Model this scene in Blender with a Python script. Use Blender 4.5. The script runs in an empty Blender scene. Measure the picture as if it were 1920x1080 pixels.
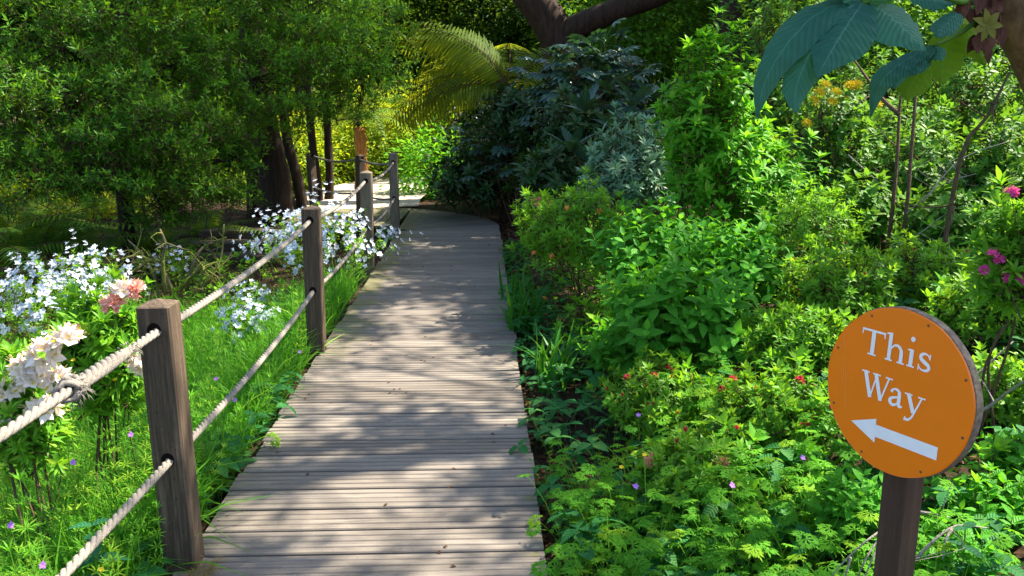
import bpy, math, random
import numpy as np
from mathutils import Matrix, Vector

# ------------------------------------------------------------------ scene, camera, sky, sun
sc = bpy.context.scene
col = sc.collection
R = math.radians
PITCH = R(12.2); CP, SP = math.cos(PITCH), math.sin(PITCH); FPX = 1600.0; CAMZ = 1.65
cam_d = bpy.data.cameras.new('camera'); cam = bpy.data.objects.new('camera', cam_d); col.objects.link(cam)
cam.location = (0, 0, CAMZ); cam.rotation_euler = (R(90) - PITCH, 0, 0)
cam_d.sensor_width = 36; cam_d.lens = 36 * FPX / 1920; cam_d.clip_start = .05; cam_d.clip_end = 600
sc.camera = cam
SUN_AZ, SUN_EL = R(68), R(53)
S = np.array([math.cos(SUN_EL) * math.sin(SUN_AZ), math.cos(SUN_EL) * math.cos(SUN_AZ), math.sin(SUN_EL)])
w = bpy.data.worlds.new('World'); sc.world = w; w.use_nodes = True
nt = w.node_tree; sky = nt.nodes.new('ShaderNodeTexSky'); sky.sky_type = 'NISHITA'; sky.sun_disc = False
sky.sun_elevation = SUN_EL; sky.sun_rotation = SUN_AZ; sky.air_density = 1.0; sky.dust_density = 1.5; sky.ozone_density = .6
bg = nt.nodes['Background']; bg.inputs[1].default_value = .102; nt.links.new(sky.outputs[0], bg.inputs[0])
sd = bpy.data.lights.new('sun', 'SUN'); sd.energy = 5.0; sd.angle = R(.53); sd.color = (1, .89, .72)
so = bpy.data.objects.new('sun', sd); col.objects.link(so)
so.rotation_euler = Vector((-S[0], -S[1], -S[2])).to_track_quat('-Z', 'Y').to_euler()
vs = sc.view_settings; vs.view_transform = 'Standard'; vs.look = 'None'; vs.exposure = 2.0; vs.gamma = 1; vs.use_curve_mapping = False
sc.cycles.max_bounces = 8; sc.cycles.diffuse_bounces = 4; sc.cycles.glossy_bounces = 2; sc.cycles.transmission_bounces = 4
sc.cycles.use_denoising = True

# ------------------------------------------------------------------ helpers
def at(px, py, Y):
    """point at world depth Y seen at photo pixel (px, py)"""
    u = (px - 960) / FPX; v = (py - 540) / FPX
    d = np.array([u, CP - v * SP, -SP - v * CP]); return np.array([0, 0, CAMZ]) + d * (Y / d[1])
def mpp(Y, z=.5): return (Y * CP + (CAMZ - z) * SP) / FPX      # metres per photo pixel there
def sstep(a, b, x): t = np.clip((x - a) / (b - a), 0, 1); return t * t * (3 - 2 * t)
def edge_r(y): return .22 - .034 * np.minimum(y, 11.3)
WID = 1.33
def ground(x, y):
    x = np.asarray(x, float); y = np.asarray(y, float)
    er = edge_r(y); dx = x - er; dl = er - WID - x
    zr = 3.2 * (1 - np.exp(-.25 * np.maximum(0, dx - .35) / 3.2))
    zl = -.36 * sstep(0, 1.3, dl) - .12 * sstep(1.5, 6, dl)
    far = sstep(11.5, 14.5, y)
    zl = zl * (1 - far * .85)
    n = .03 * np.sin(x * 2.1 + y * 1.3) + .025 * np.sin(x * 4.7 - y * 3.1) + .015 * np.sin(7 * x + 5 * y)
    n = n * sstep(.0, .8, np.maximum(dx, dl))
    return -.09 + zr + zl + n + .35 * sstep(20, 40, y)
def nrm(v): v = np.asarray(v, float); return v / np.maximum(np.linalg.norm(v, axis=-1, keepdims=True), 1e-9)
def frames(d, up):
    """rotation matrices (N,3,3) with columns x, y=d, z~up"""
    d = nrm(d); x = nrm(np.cross(d, up)); z = np.cross(x, d); return np.stack([x, d, z], -1)

class Geo:
    def __init__(s): s.V = []; s.F = []; s.I = []; s.L = []; s.n = 0
    def add(s, v, faces, lf=None, mi=0):
        v = np.asarray(v, float).reshape(-1, 3)
        if lf is None: lf = np.zeros((len(v), 3))
        s.V.append(v); s.L.append(np.asarray(lf, float).reshape(-1, 3))
        for f in faces:
            f = np.asarray(f, int)
            if len(f): s.F.append(f + s.n); s.I.append(np.full(len(f), mi) if np.isscalar(mi) else mi)
        s.n += len(v); return s
    def pack(s):
        if len(s.V) > 1: s.V = [np.concatenate(s.V)]; s.L = [np.concatenate(s.L)]
        d = {}
        for f, i in zip(s.F, s.I): d.setdefault(f.shape[1], []).append((f, i))
        s.F = [np.concatenate([a for a, b in q]) for q in d.values()]; s.I = [np.concatenate([b for a, b in q]) for q in d.values()]
        return s
    def scatter(s, src, M, T, var=None):
        """copies of src at T (N,3) with matrices M (N,3,3)"""
        src.pack(); v = src.V[0]; N = len(T)
        if N == 0: return s
        P = np.einsum('nij,kj->nki', M, v) + T[:, None, :]
        lf = np.repeat(src.L[0][None], N, 0).copy()
        if var is not None: lf[:, :, 2] = np.clip(lf[:, :, 2] + var[:, None], 0, 1)
        k = len(v)
        fs = []; base = (np.arange(N) * k)[:, None, None]
        s.V.append(P.reshape(-1, 3)); s.L.append(lf.reshape(-1, 3))
        for f, i in zip(src.F, src.I):
            s.F.append((f[None] + base).reshape(-1, f.shape[1]) + s.n); s.I.append(np.tile(i, N))
        s.n += N * k; return s
    def mesh(s, name, mats, smooth=True):
        s.pack(); me = bpy.data.meshes.new(name); me.vertices.add(s.n)
        me.vertices.foreach_set('co', s.V[0].astype('f').ravel())
        loops = np.concatenate([f.ravel() for f in s.F]); tot = np.concatenate([np.full(len(f), f.shape[1]) for f in s.F])
        st = np.concatenate([[0], np.cumsum(tot)[:-1]])
        me.loops.add(len(loops)); me.loops.foreach_set('vertex_index', loops.astype('i'))
        me.polygons.add(len(tot)); me.polygons.foreach_set('loop_start', st.astype('i'))
        me.polygons.foreach_set('material_index', np.concatenate(s.I).astype('i'))
        me.polygons.foreach_set('use_smooth', np.full(len(tot), smooth))
        a = me.attributes.new('lf', 'FLOAT_VECTOR', 'POINT'); a.data.foreach_set('vector', s.L[0].astype('f').ravel())
        for m in (mats if isinstance(mats, (list, tuple)) else [mats]): me.materials.append(m)
        me.update(calc_edges=True); return me

def link(name, me, parent=None, M=None):
    o = bpy.data.objects.new(name, me); col.objects.link(o)
    if parent is not None: o.parent = parent
    if M is not None: o.matrix_local = M
    return o
def tag(o, label=None, cat=None, group=None, kind=None):
    if label: o['label'] = label
    if cat: o['category'] = cat
    if group: o['group'] = group
    if kind: o['kind'] = kind
    return o
def empty(name, loc, label=None, cat=None, group=None, kind=None):
    o = bpy.data.objects.new(name, None); col.objects.link(o); o.location = [float(a) for a in loc]; o.empty_display_size = .1
    return tag(o, label, cat, group, kind)
def rel(M3, t, sc_=1.0):
    m = np.eye(4); m[:3, :3] = np.asarray(M3) * sc_; m[:3, 3] = t; return Matrix(m.tolist())

# ------------------------------------------------------------------ materials
def newmat(name):
    m = bpy.data.materials.new(name); m.use_nodes = True; t = m.node_tree; t.nodes.clear()
    o = t.nodes.new('ShaderNodeOutputMaterial'); return m, t, o
def nd(t, typ, **k):
    n = t.nodes.new(typ)
    for a, b in k.items(): setattr(n, a, b)
    return n
def mixc(t, fac, a, b, mode='MIX'):
    n = nd(t, 'ShaderNodeMix', data_type='RGBA', blend_type=mode)
    for s_, v in ((n.inputs[0], fac), (n.inputs[6], a), (n.inputs[7], b)):
        if isinstance(v, (int, float)): s_.default_value = v
        elif isinstance(v, tuple): s_.default_value = (*v, 1) if len(v) == 3 else v
        else: t.links.new(v, s_)
    return n.outputs[2]
def math_(t, op, a, b=None, c=None):
    n = nd(t, 'ShaderNodeMath', operation=op)
    for i, v in enumerate((a, b, c)):
        if v is None: continue
        if isinstance(v, (int, float)): n.inputs[i].default_value = v
        else: t.links.new(v, n.inputs[i])
    return n.outputs[0]
def ramp(t, fac, stops):
    n = nd(t, 'ShaderNodeValToRGB'); e = n.color_ramp.elements
    while len(e) < len(stops): e.new(.5)
    for el, (p, c) in zip(e, stops): el.position = p; el.color = (*c, 1) if len(c) == 3 else c
    t.links.new(fac, n.inputs[0]); return n.outputs[0]
def noise(t, vec, scale, detail=4, rough=.6, dist=0):
    n = nd(t, 'ShaderNodeTexNoise'); n.inputs['Scale'].default_value = scale; n.inputs['Detail'].default_value = detail
    n.inputs['Roughness'].default_value = rough; n.inputs['Distortion'].default_value = dist
    if vec is not None: t.links.new(vec, n.inputs['Vector'])
    return n.outputs[0]
def mapped(t, vec, scale=(1, 1, 1), loc=None):
    n = nd(t, 'ShaderNodeMapping'); n.inputs['Scale'].default_value = scale; t.links.new(vec, n.inputs[0])
    if loc is not None: t.links.new(loc, n.inputs['Location'])
    return n.outputs[0]
def principled(t, o, colr, rough=.7, spec=.3, bump=None, bstr=.3, bdist=.01):
    p = nd(t, 'ShaderNodeBsdfPrincipled')
    if isinstance(colr, tuple): p.inputs['Base Color'].default_value = (*colr, 1)
    else: t.links.new(colr, p.inputs['Base Color'])
    if isinstance(rough, (int, float)): p.inputs['Roughness'].default_value = rough
    else: t.links.new(rough, p.inputs['Roughness'])
    p.inputs['Specular IOR Level'].default_value = spec
    if bump is not None:
        b = nd(t, 'ShaderNodeBump'); b.inputs['Strength'].default_value = bstr; b.inputs['Distance'].default_value = bdist
        t.links.new(bump, b.inputs['Height']); t.links.new(b.outputs[0], p.inputs['Normal'])
    if o is not None: t.links.new(p.outputs[0], o.inputs[0])
    return p
def leafmat(name, dark, light, trans, rough=.45, spec=.4, tf=.4, vein=0.0, tip=None, ribs=0, blot=0):
    m, t, o = newmat(name)
    a = nd(t, 'ShaderNodeAttribute', attribute_name='lf'); sp = nd(t, 'ShaderNodeSeparateXYZ'); t.links.new(a.outputs['Vector'], sp.inputs[0])
    oi = nd(t, 'ShaderNodeObjectInfo')
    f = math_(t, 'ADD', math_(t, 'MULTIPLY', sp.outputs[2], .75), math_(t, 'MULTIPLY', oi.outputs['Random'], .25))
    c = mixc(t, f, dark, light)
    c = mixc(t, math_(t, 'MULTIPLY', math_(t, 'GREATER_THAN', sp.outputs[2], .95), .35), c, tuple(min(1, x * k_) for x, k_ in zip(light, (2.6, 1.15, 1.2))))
    if blot:
        gq = nd(t, 'ShaderNodeNewGeometry'); c = mixc(t, math_(t, 'MULTIPLY', ramp(t, noise(t, gq.outputs['Position'], 14, 5, .7), [(.42, (0, 0, 0)), (.7, (1, 1, 1))]), blot), c, dark)
        c = mixc(t, ramp(t, noise(t, gq.outputs['Position'], 55, 3, .6), [(.70, (0, 0, 0)), (.74, (1, 1, 1))]), c, (.10, .085, .03))
    au = math_(t, 'ABSOLUTE', sp.outputs[0]); bump = None
    if tip: c = mixc(t, math_(t, 'MULTIPLY', math_(t, 'POWER', sp.outputs[1], 3), .7), c, tip)
    if vein:
        mid = math_(t, 'SUBTRACT', 1, math_(t, 'MINIMUM', math_(t, 'MULTIPLY', au, 22 if ribs > 10 else 14 if ribs else 9), 1))
        w_ = math_(t, 'SINE', math_(t, 'MULTIPLY', math_(t, 'SUBTRACT', sp.outputs[1], math_(t, 'MULTIPLY', au, .16)), ribs * 6.28 if ribs else 50))
        ww = math_(t, 'POWER', math_(t, 'MULTIPLY_ADD', w_, .5, .5), 8)
        k = math_(t, 'MAXIMUM', mid, math_(t, 'MULTIPLY', ww, .14 if ribs > 10 else .3))
        c = mixc(t, math_(t, 'MULTIPLY', k, vein), c, tuple(min(1, x * 1.6 + .10) for x in light)); bump = w_
    p = principled(t, None, c, rough + .08, spec * .45, bump, .35, .004)
    tr = nd(t, 'ShaderNodeBsdfTranslucent'); t.links.new(mixc(t, f, tuple(x * .8 for x in trans), trans), tr.inputs[0])
    mx = nd(t, 'ShaderNodeMixShader'); mx.inputs[0].default_value = tf
    t.links.new(p.outputs[0], mx.inputs[1]); t.links.new(tr.outputs[0], mx.inputs[2]); t.links.new(mx.outputs[0], o.inputs[0])
    return m
def barkmat(name, c1, c2, moss=None, scale=6, stretch=.2, mossamt=.5):
    m, t, o = newmat(name); tc = nd(t, 'ShaderNodeTexCoord'); g = nd(t, 'ShaderNodeNewGeometry')
    v = mapped(t, g.outputs['Position'], (1, 1, stretch)); n = noise(t, v, scale * 4, 6, .65, .4)
    c = ramp(t, n, [(.3, c1), (.7, c2)])
    if moss: c = mixc(t, ramp(t, noise(t, g.outputs['Position'], 5, 3), [(mossamt, (0, 0, 0)), (mossamt + .12, (1, 1, 1))]), c, moss)
    principled(t, o, c, .85, .2, n, .8, .02); return m

M_AZ = leafmat('azalea_leaf', (0.05, 0.17, 0.012), (0.17, 0.4, 0.03), (0.3, 0.56, 0.02), .38, .45, .42)
M_AZB = leafmat('bright_azalea_leaf', (.05, .19, .014), (.16, .40, .03), (.26, .54, .02), .4, .4, .45)
M_DOG = leafmat('dogwood_leaf', (0.035, 0.19, 0.012), (0.085, 0.34, 0.02), (0.17, 0.52, 0.016), .42, .35, .42, .35, ribs=7)
M_TALL = leafmat('tall_shrub_leaf', (0.05, 0.22, 0.014), (0.13, 0.4, 0.025), (0.24, 0.58, 0.018), .42, .38, .45)
M_SILV = leafmat('silver_leaf', (.06, .17, .10), (.20, .36, .23), (.14, .32, .08), .42, .5, .25)
M_GLOSS = leafmat('glossy_leaf', (0.03, 0.12, 0.014), (0.1, 0.27, 0.03), (0.2, 0.42, 0.02), .45, .45, .35)
M_DARK = leafmat('dark_evergreen_leaf', (.010, .058, .008), (.125, .34, .018), (.25, .52, .012), .42, .3, .30)
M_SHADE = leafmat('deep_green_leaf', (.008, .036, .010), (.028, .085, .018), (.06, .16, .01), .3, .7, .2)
M_BLUE = leafmat('dark_blue_leaf', (.018, .062, .045), (.048, .12, .09), (.05, .14, .02), .2, 1.2, .2, .3)
M_RHU = leafmat('rhododendron_underside', (.10, .055, .02), (.16, .09, .03), (.1, .06, .02), .7, .2, .2)
M_FERN = leafmat('fern_leaf', (.03, .075, .006), (.09, .15, .01), (.50, .58, .015), .5, .3, .55)
M_GFERN = leafmat('green_fern_leaf', (.03, .11, .014), (.09, .22, .025), (.26, .36, .02), .5, .3, .45)
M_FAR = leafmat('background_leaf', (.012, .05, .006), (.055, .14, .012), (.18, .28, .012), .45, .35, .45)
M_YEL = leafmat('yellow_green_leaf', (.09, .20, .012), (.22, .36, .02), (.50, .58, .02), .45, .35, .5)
M_CAN = leafmat('canopy_leaf', (.03, .10, .012), (.07, .18, .018), (.12, .28, .02), .45, .35, .3)
M_GRASS = leafmat('grass_blade', (.025, .13, .008), (.13, .34, .025), (.16, .52, .02), .45, .3, .42)
M_HERB = leafmat('herb_leaf', (.035, .19, .012), (.15, .42, .02), (.24, .58, .018), .48, .3, .42, .2)
M_HERBB = leafmat('blue_herb_leaf', (.016, .11, .03), (.045, .22, .05), (.08, .34, .03), .48, .3, .38, .2)
M_NET = leafmat('nettle_leaf', (.012, .09, .035), (.03, .15, .06), (.06, .24, .03), .55, .3, .35, .35, ribs=6)
M_IRIS = leafmat('strap_leaf', (.02, .13, .014), (.06, .25, .02), (.12, .38, .02), .35, .45, .35)
M_GIANT = leafmat('giant_leaf', (.016, .10, .075), (.036, .175, .115), (.10, .30, .02), .5, .5, .32, .55, ribs=17, blot=.5)
M_GIANTB = leafmat('giant_leaf_underside', (.09, .19, .012), (.15, .27, .02), (.34, .5, .02), .6, .2, .55, .3, ribs=8)
M_WHITE = leafmat('white_petal', (.42, .51, .62), (.58, .66, .76), (.45, .54, .64), .6, .2, .3)
M_PINK = leafmat('pink_cream_petal', (.84, .66, .56), (.88, .86, .83), (.8, .66, .55), .55, .2, .3, tip=(.86, .80, .76))
M_ROSE = leafmat('rose_petal', (.80, .30, .25), (.90, .58, .50), (.8, .3, .2), .55, .2, .3, tip=(.9, .5, .48))
M_RED = leafmat('red_bud', (.35, .012, .04), (.62, .03, .09), (.6, .04, .06), .5, .3, .3)
M_MAG = leafmat('magenta_petal', (.55, .03, .22), (.8, .12, .42), (.7, .08, .3), .5, .3, .3)
M_CORAL = leafmat('coral_petal', (.75, .16, .16), (.88, .36, .30), (.8, .25, .2), .5, .2, .3)
M_ORANGE = leafmat('orange_bud', (.72, .22, .04), (.85, .38, .12), (.8, .35, .08), .5, .2, .3)
M_YFL = leafmat('yellow_petal', (.66, .42, .012), (.74, .60, .04), (.7, .55, .03), .5, .2, .3)
M_PURP = leafmat('purple_petal', (.42, .14, .62), (.58, .26, .80), (.5, .2, .7), .5, .2, .3)
M_STAM = leafmat('stamen', (.8, .6, .3), (.9, .75, .4), (.8, .6, .2), .5, .2, .2)
M_LITTER = leafmat('dead_leaf', (.05, .026, .014), (.20, .11, .06), (.12, .06, .03), .8, .15, .15)
M_STEM = barkmat('twig_bark', (.05, .03, .018), (.14, .09, .055), scale=20)
M_GSTEM = leafmat('green_stem', (.06, .16, .02), (.12, .24, .03), (.1, .2, .02), .5, .3, .1)
M_PSTEM = barkmat('pale_dead_twig', (.20, .17, .14), (.42, .38, .33), scale=20)
M_MSTEM = barkmat('mossy_twig', (.09, .07, .04), (.20, .16, .10), (.13, .15, .03), scale=14, mossamt=.42)
M_BARK = barkmat('dark_bark', (.010, .007, .005), (.042, .028, .018))
M_BARKR = barkmat('reddish_bark', (.014, .008, .006), (.055, .032, .022), scale=4)
M_BARKO = barkmat('fibrous_orange_bark', (.16, .06, .015), (.42, .20, .06), scale=9)
M_BARKP = barkmat('peeling_bark', (.05, .028, .014), (.24, .14, .065), scale=4, stretch=.5)
M_FLAP = barkmat('bark_flap', (.05, .018, .012), (.16, .07, .045), scale=10)

def wood(name, cA, cB, cC, axis='x', moss=False, rough=.75, gscale=1.0):
    m, t, o = newmat(name); tc = nd(t, 'ShaderNodeTexCoord'); oi = nd(t, 'ShaderNodeObjectInfo'); g = nd(t, 'ShaderNodeNewGeometry')
    off = nd(t, 'ShaderNodeCombineXYZ')
    for i, k in enumerate((37., 53., 71.)): t.links.new(math_(t, 'MULTIPLY', oi.outputs['Random'], k), off.inputs[i])
    s1 = {'x': (2.2, 55, 55), 'z': (55, 55, 2.2)}[axis]; s2 = {'x': (1.2, 9, 9), 'z': (9, 9, 1.0)}[axis]
    fine = noise(t, mapped(t, tc.outputs['Object'], tuple(a * gscale for a in s1), off.outputs[0]), 1.6, 6, .7, .3)
    broad = noise(t, mapped(t, tc.outputs['Object'], tuple(a * gscale for a in s2), off.outputs[0]), 1.6, 5, .65, .5)
    spots = noise(t, g.outputs['Position'], 60, 3, .7)
    c = ramp(t, fine, [(.25, cA), (.52, cB), (.78, cC)])
    c = mixc(t, math_(t, 'MULTIPLY', ramp(t, broad, [(.38, (1, 1, 1)), (.62, (0, 0, 0))]), .55), c, cA)
    c = mixc(t, math_(t, 'MULTIPLY', oi.outputs['Random'], .35), c, cB)
    c = mixc(t, .8, c, ramp(t, math_(t, 'FRACT', math_(t, 'MULTIPLY', oi.outputs['Random'], 17.3)), [(0, (.40, .39, .38)), (1, (.60, .60, .60))]), 'OVERLAY')
    c = mixc(t, math_(t, 'MULTIPLY', ramp(t, spots, [(.60, (0, 0, 0)), (.7, (1, 1, 1))]), .5), c, cA)
    if moss:
        sp = nd(t, 'ShaderNodeSeparateXYZ'); t.links.new(g.outputs['Position'], sp.inputs[0])
        # distance in from the boards' open ends, where moss and algae grow
        er = math_(t, 'MULTIPLY_ADD', sp.outputs[1], -.034, .22)
        dl = math_(t, 'SUBTRACT', sp.outputs[0], math_(t, 'SUBTRACT', er, WID)); dr = math_(t, 'SUBTRACT', er, sp.outputs[0])
        n1 = noise(t, g.outputs['Position'], 3.2, 5, .7)
        wl = math_(t, 'MULTIPLY', math_(t, 'SUBTRACT', n1, .40), 1.1)
        yf = nd(t, 'ShaderNodeMapRange'); t.links.new(sp.outputs[1], yf.inputs[0]); yf.inputs[1].default_value = 5.2; yf.inputs[2].default_value = 6.4
        k = math_(t, 'MULTIPLY', math_(t, 'LESS_THAN', dl, math_(t, 'MULTIPLY', wl, 1.6)), yf.outputs[0])
        k2 = math_(t, 'LESS_THAN', dr, math_(t, 'MULTIPLY', math_(t, 'SUBTRACT', n1, .54), .9))
        kk = math_(t, 'MULTIPLY', math_(t, 'MAXIMUM', k, k2), ramp(t, noise(t, g.outputs['Position'], 45, 4, .7), [(.35, (.2, .2, .2)), (.6, (1, 1, 1))]))
        c = mixc(t, math_(t, 'MULTIPLY', kk, .75), c, (.13, .13, .035))
    principled(t, o, c, rough, .3, fine, .5, .004); return m
M_DECK = wood('weathered_deck_wood', (.078, .068, .058), (.182, .160, .138), (.290, .258, .226), 'x', True)
M_POST = wood('post_wood', (.014, .010, .007), (.085, .060, .040), (.24, .175, .115), 'z')
M_PGREY = wood('grey_post_wood', (.06, .048, .034), (.17, .14, .10), (.30, .26, .20), 'z')
M_BEAM = wood('beam_wood', (.03, .024, .018), (.09, .07, .05), (.16, .13, .10), 'x')
M_SIGNP = wood('sign_post_paint', (.036, .020, .013), (.075, .042, .028), (.13, .085, .06), 'z', gscale=.7)

def simple(name, c, rough=.6, spec=.3, var=.15, nscale=30, bstr=.2):
    m, t, o = newmat(name); tc = nd(t, 'ShaderNodeTexCoord'); n = noise(t, tc.outputs['Object'], nscale, 4, .65)
    cc = ramp(t, n, [(.3, tuple(x * (1 - var) for x in c)), (.7, tuple(min(1, x * (1 + var)) for x in c))])
    principled(t, o, cc, rough, spec, n, bstr, .003); return m
M_ROPE = simple('rope_fibre', (.215, .195, .17), .9, .1, .35, 160, .5)
M_ORA = simple('orange_sign_paint', (.93, .212, .002), .36, .45, .035, 7, .04)
M_WPAINT = simple('white_lettering', (.88, .88, .88), .45, .4, .04, 20, .05)
M_PLY = simple('weathered_plywood_edge', (.17, .135, .10), .85, .2, .5, 70, .6)
M_SCREW = simple('rusty_screw', (.16, .08, .03), .6, .5, .3, 200, .2)
M_HOLE_SHADE = simple('painted_hole_shade', (.008, .006, .005), .95, .05)  # near-black colour stands for the shade inside the rope holes
M_STRAW = leafmat('straw', (.28, .20, .07), (.48, .36, .15), (.4, .3, .1), .7, .2, .3)

def soilmat():
    m, t, o = newmat('leaf_mould_soil'); g = nd(t, 'ShaderNodeNewGeometry')
    n1 = noise(t, g.outputs['Position'], 9, 8, .7); n2 = noise(t, g.outputs['Position'], 60, 5, .75)
    c = ramp(t, n1, [(.3, (.018, .012, .008)), (.55, (.05, .032, .02)), (.75, (.10, .06, .035))])
    c = mixc(t, .5, c, ramp(t, n2, [(.35, (.012, .008, .006)), (.7, (.12, .075, .045))]))
    principled(t, o, c, .95, .15, n2, 1., .03); return m
def gravelmat():
    m, t, o = newmat('pale_gravel'); g = nd(t, 'ShaderNodeNewGeometry')
    v = nd(t, 'ShaderNodeTexVoronoi'); v.inputs['Scale'].default_value = 45; t.links.new(g.outputs['Position'], v.inputs['Vector'])
    c = mixc(t, noise(t, g.outputs['Position'], 3, 5), (.42, .36, .30), (.60, .54, .46))
    c = mixc(t, .3, c, v.outputs['Color'], 'SOFT_LIGHT'); principled(t, o, c, .95, .1, v.outputs['Distance'], .5, .01); return m
M_SOIL = soilmat(); M_GRAVEL = gravelmat()

# ------------------------------------------------------------------ small geometry makers
def leaf(L, W, n=3, fold=.35, droop=.15, pw=.8, var=0., wavy=0.):
    """one leaf along +y, upper side +z; n rows"""
    g = Geo(); v = np.linspace(0, 1, n + 1); hw = W / 2 * np.sin(math.pi * v ** pw) ** .9
    V = [(0, 0, 0)]; Lf = [(0, 0, var)]
    for i in range(1, n):
        z = -droop * L * v[i] ** 2
        for s in (-1, 0, 1): V.append((s * hw[i], L * v[i], z + abs(s) * (fold * hw[i] + wavy * W * math.sin(i * 2.4)))); Lf.append((s, v[i], var))
    V.append((0, L, -droop * L)); Lf.append((0, 1, var)); q = []; t = [(0, 2, 1), (0, 3, 2)]
    for i in range(n - 2):
        a = 1 + 3 * i; q += [(a, a + 1, a + 4, a + 3), (a + 1, a + 2, a + 5, a + 4)]
    a = 1 + 3 * (n - 2); e = len(V) - 1; t += [(a, a + 1, e), (a + 1, a + 2, e)]
    return g.add(V, [np.array(t), np.array(q).reshape(-1, 4)], Lf)
def kite(L, W, fold=.25, droop=.1):
    g = Geo(); return g.add([(0, 0, 0), (W / 2, L * .45, fold * W / 2), (0, L, -droop * L), (-W / 2, L * .45, fold * W / 2)], [np.array([(0, 1, 2), (0, 2, 3)])], [(0, 0, 0), (1, .5, 0), (0, 1, 0), (-1, .5, 0)])
def tube(g, P, rad, sides=6, mi=0, cap=True, lf=(0, .3, .5)):
    P = np.asarray(P, float); n = len(P); rad = np.broadcast_to(np.asarray(rad, float), (n,))
    T = np.gradient(P, axis=0); T = nrm(T); ref = np.array([0, 0, 1.]) if abs(T[0, 2]) < .9 else np.array([1., 0, 0])
    x = nrm(np.cross(T[0], ref)); X = []
    for i in range(n): x = nrm(x - T[i] * (x @ T[i])); X.append(x)
    X = np.array(X); Y = np.cross(T, X); a = np.linspace(0, 2 * math.pi, sides, endpoint=False)
    V = (P[:, None] + rad[:, None, None] * (np.cos(a)[None, :, None] * X[:, None] + np.sin(a)[None, :, None] * Y[:, None])).reshape(-1, 3)
    i = np.arange(n - 1)[:, None] * sides; j = np.arange(sides)[None]; k = (j + 1) % sides
    q = np.stack([i + j, i + k, i + sides + k, i + sides + j], -1).reshape(-1, 4)
    fs = [q]
    if cap: 
        V = np.concatenate([V, P[:1], P[-1:]]); c0 = n * sides
        fs.append(np.concatenate([np.stack([np.full(sides, c0), (np.arange(sides) + 1) % sides, np.arange(sides)], -1), np.stack([np.full(sides, c0 + 1), (n - 1) * sides + np.arange(sides), (n - 1) * sides + (np.arange(sides) + 1) % sides], -1)]))
    return g.add(V, fs, np.tile(lf, (len(V), 1)), mi)
def curve(pts, n=12):
    """Catmull-Rom through pts"""
    P = np.asarray(pts, float); P = np.concatenate([[2 * P[0] - P[1]], P, [2 * P[-1] - P[-2]]]); out = []
    m = len(P) - 3
    for t in np.linspace(0, m - 1e-6, n):
        i = int(t); u = t - i; a, b, c, d = P[i:i + 4]
        out.append(.5 * (2 * b + (c - a) * u + (2 * a - 5 * b + 4 * c - d) * u * u + (3 * b - 3 * c + d - a) * u ** 3))
    return np.array(out)
def box(g, x0, x1, y0, y1, z0, z1, mi=0):
    V = [(x, y, z) for x in (x0, x1) for y in (y0, y1) for z in (z0, z1)]
    return g.add(V, [np.array([(0, 1, 3, 2), (4, 6, 7, 5), (0, 4, 5, 1), (2, 3, 7, 6), (0, 2, 6, 4), (1, 5, 7, 3)])], None, mi)
def rnd_dir(rng, n): return nrm(rng.normal(size=(n, 3)))

def shoot(rng, nw=9, L=.05, W=.018, stem=.12, low=8, spread=(35, 80), rows=3, fold=.3, droop=.15, pw=.8, var=0):
    """a leafy twig: its tip at the origin, stem running down -z; material 0 leaves, 1 stem"""
    g = Geo(); lt = [leaf(L * k, W * k * rng.uniform(.9, 1.1), rows, fold, droop * rng.uniform(.3, 1.6), pw) for k in (.8, 1, 1.15)]
    def put(k, z, phi, el, scl, va):
        d = np.array([math.cos(phi) * math.sin(el), math.sin(phi) * math.sin(el), math.cos(el)]); up = np.array([-d[0], -d[1], 2.]) + rng.normal(size=3) * .25
        M = frames(d[None], up[None]) * scl
        g.scatter(lt[k], M, np.array([[0, 0, z]]), np.array([va]))
    ph = rng.uniform(0, 6.28)
    for i in range(nw):
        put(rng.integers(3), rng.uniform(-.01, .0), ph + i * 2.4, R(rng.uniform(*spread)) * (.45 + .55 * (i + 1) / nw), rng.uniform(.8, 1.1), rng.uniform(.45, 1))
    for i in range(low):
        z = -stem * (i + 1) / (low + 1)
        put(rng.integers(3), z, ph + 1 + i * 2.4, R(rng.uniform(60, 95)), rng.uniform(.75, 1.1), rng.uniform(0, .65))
    tube(g, [(0, 0, -stem * 1.25), (rng.normal() * .004, rng.normal() * .004, -stem * .5), (0, 0, 0)], [W * .13 + .0012, W * .1 + .001, .001], 4, 1)
    return g
def pair_shoot(rng, L=.09, W=.05, stem=.22, pairs=4, rows=4, droop=.3):
    """opposite broad leaves along an upright stem"""
    g = Geo(); lt = [leaf(L * k, W * k, rows, .25, droop * rng.uniform(.6, 1.3), .85) for k in (.6, .85, 1.05)]
    ph = rng.uniform(0, 6.28)
    for i in range(pairs):
        z = -stem * i / pairs; k = min(2, i)
        for s in (0, 1):
            a = ph + i * 1.57 + s * math.pi + rng.normal() * .2; el = R(35 + 14 * i + rng.uniform(-8, 10)); el = min(el, R(100))
            d = np.array([math.cos(a) * math.sin(el), math.sin(a) * math.sin(el), math.cos(el)]); up = np.array([-d[0], -d[1], 2.2]) + rng.normal(size=3) * .2
            g.scatter(lt[k], frames(d[None], up[None]) * rng.uniform(.8, 1.1), np.array([[0, 0, z]]), np.array([rng.uniform(.2, 1) * (1 - .08 * i)]))
    tube(g, [(0, 0, -stem * 1.2), (0, 0, -stem * .4), (0, 0, 0)], [.0035, .0028, .0015], 4, 1)
    return g
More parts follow.
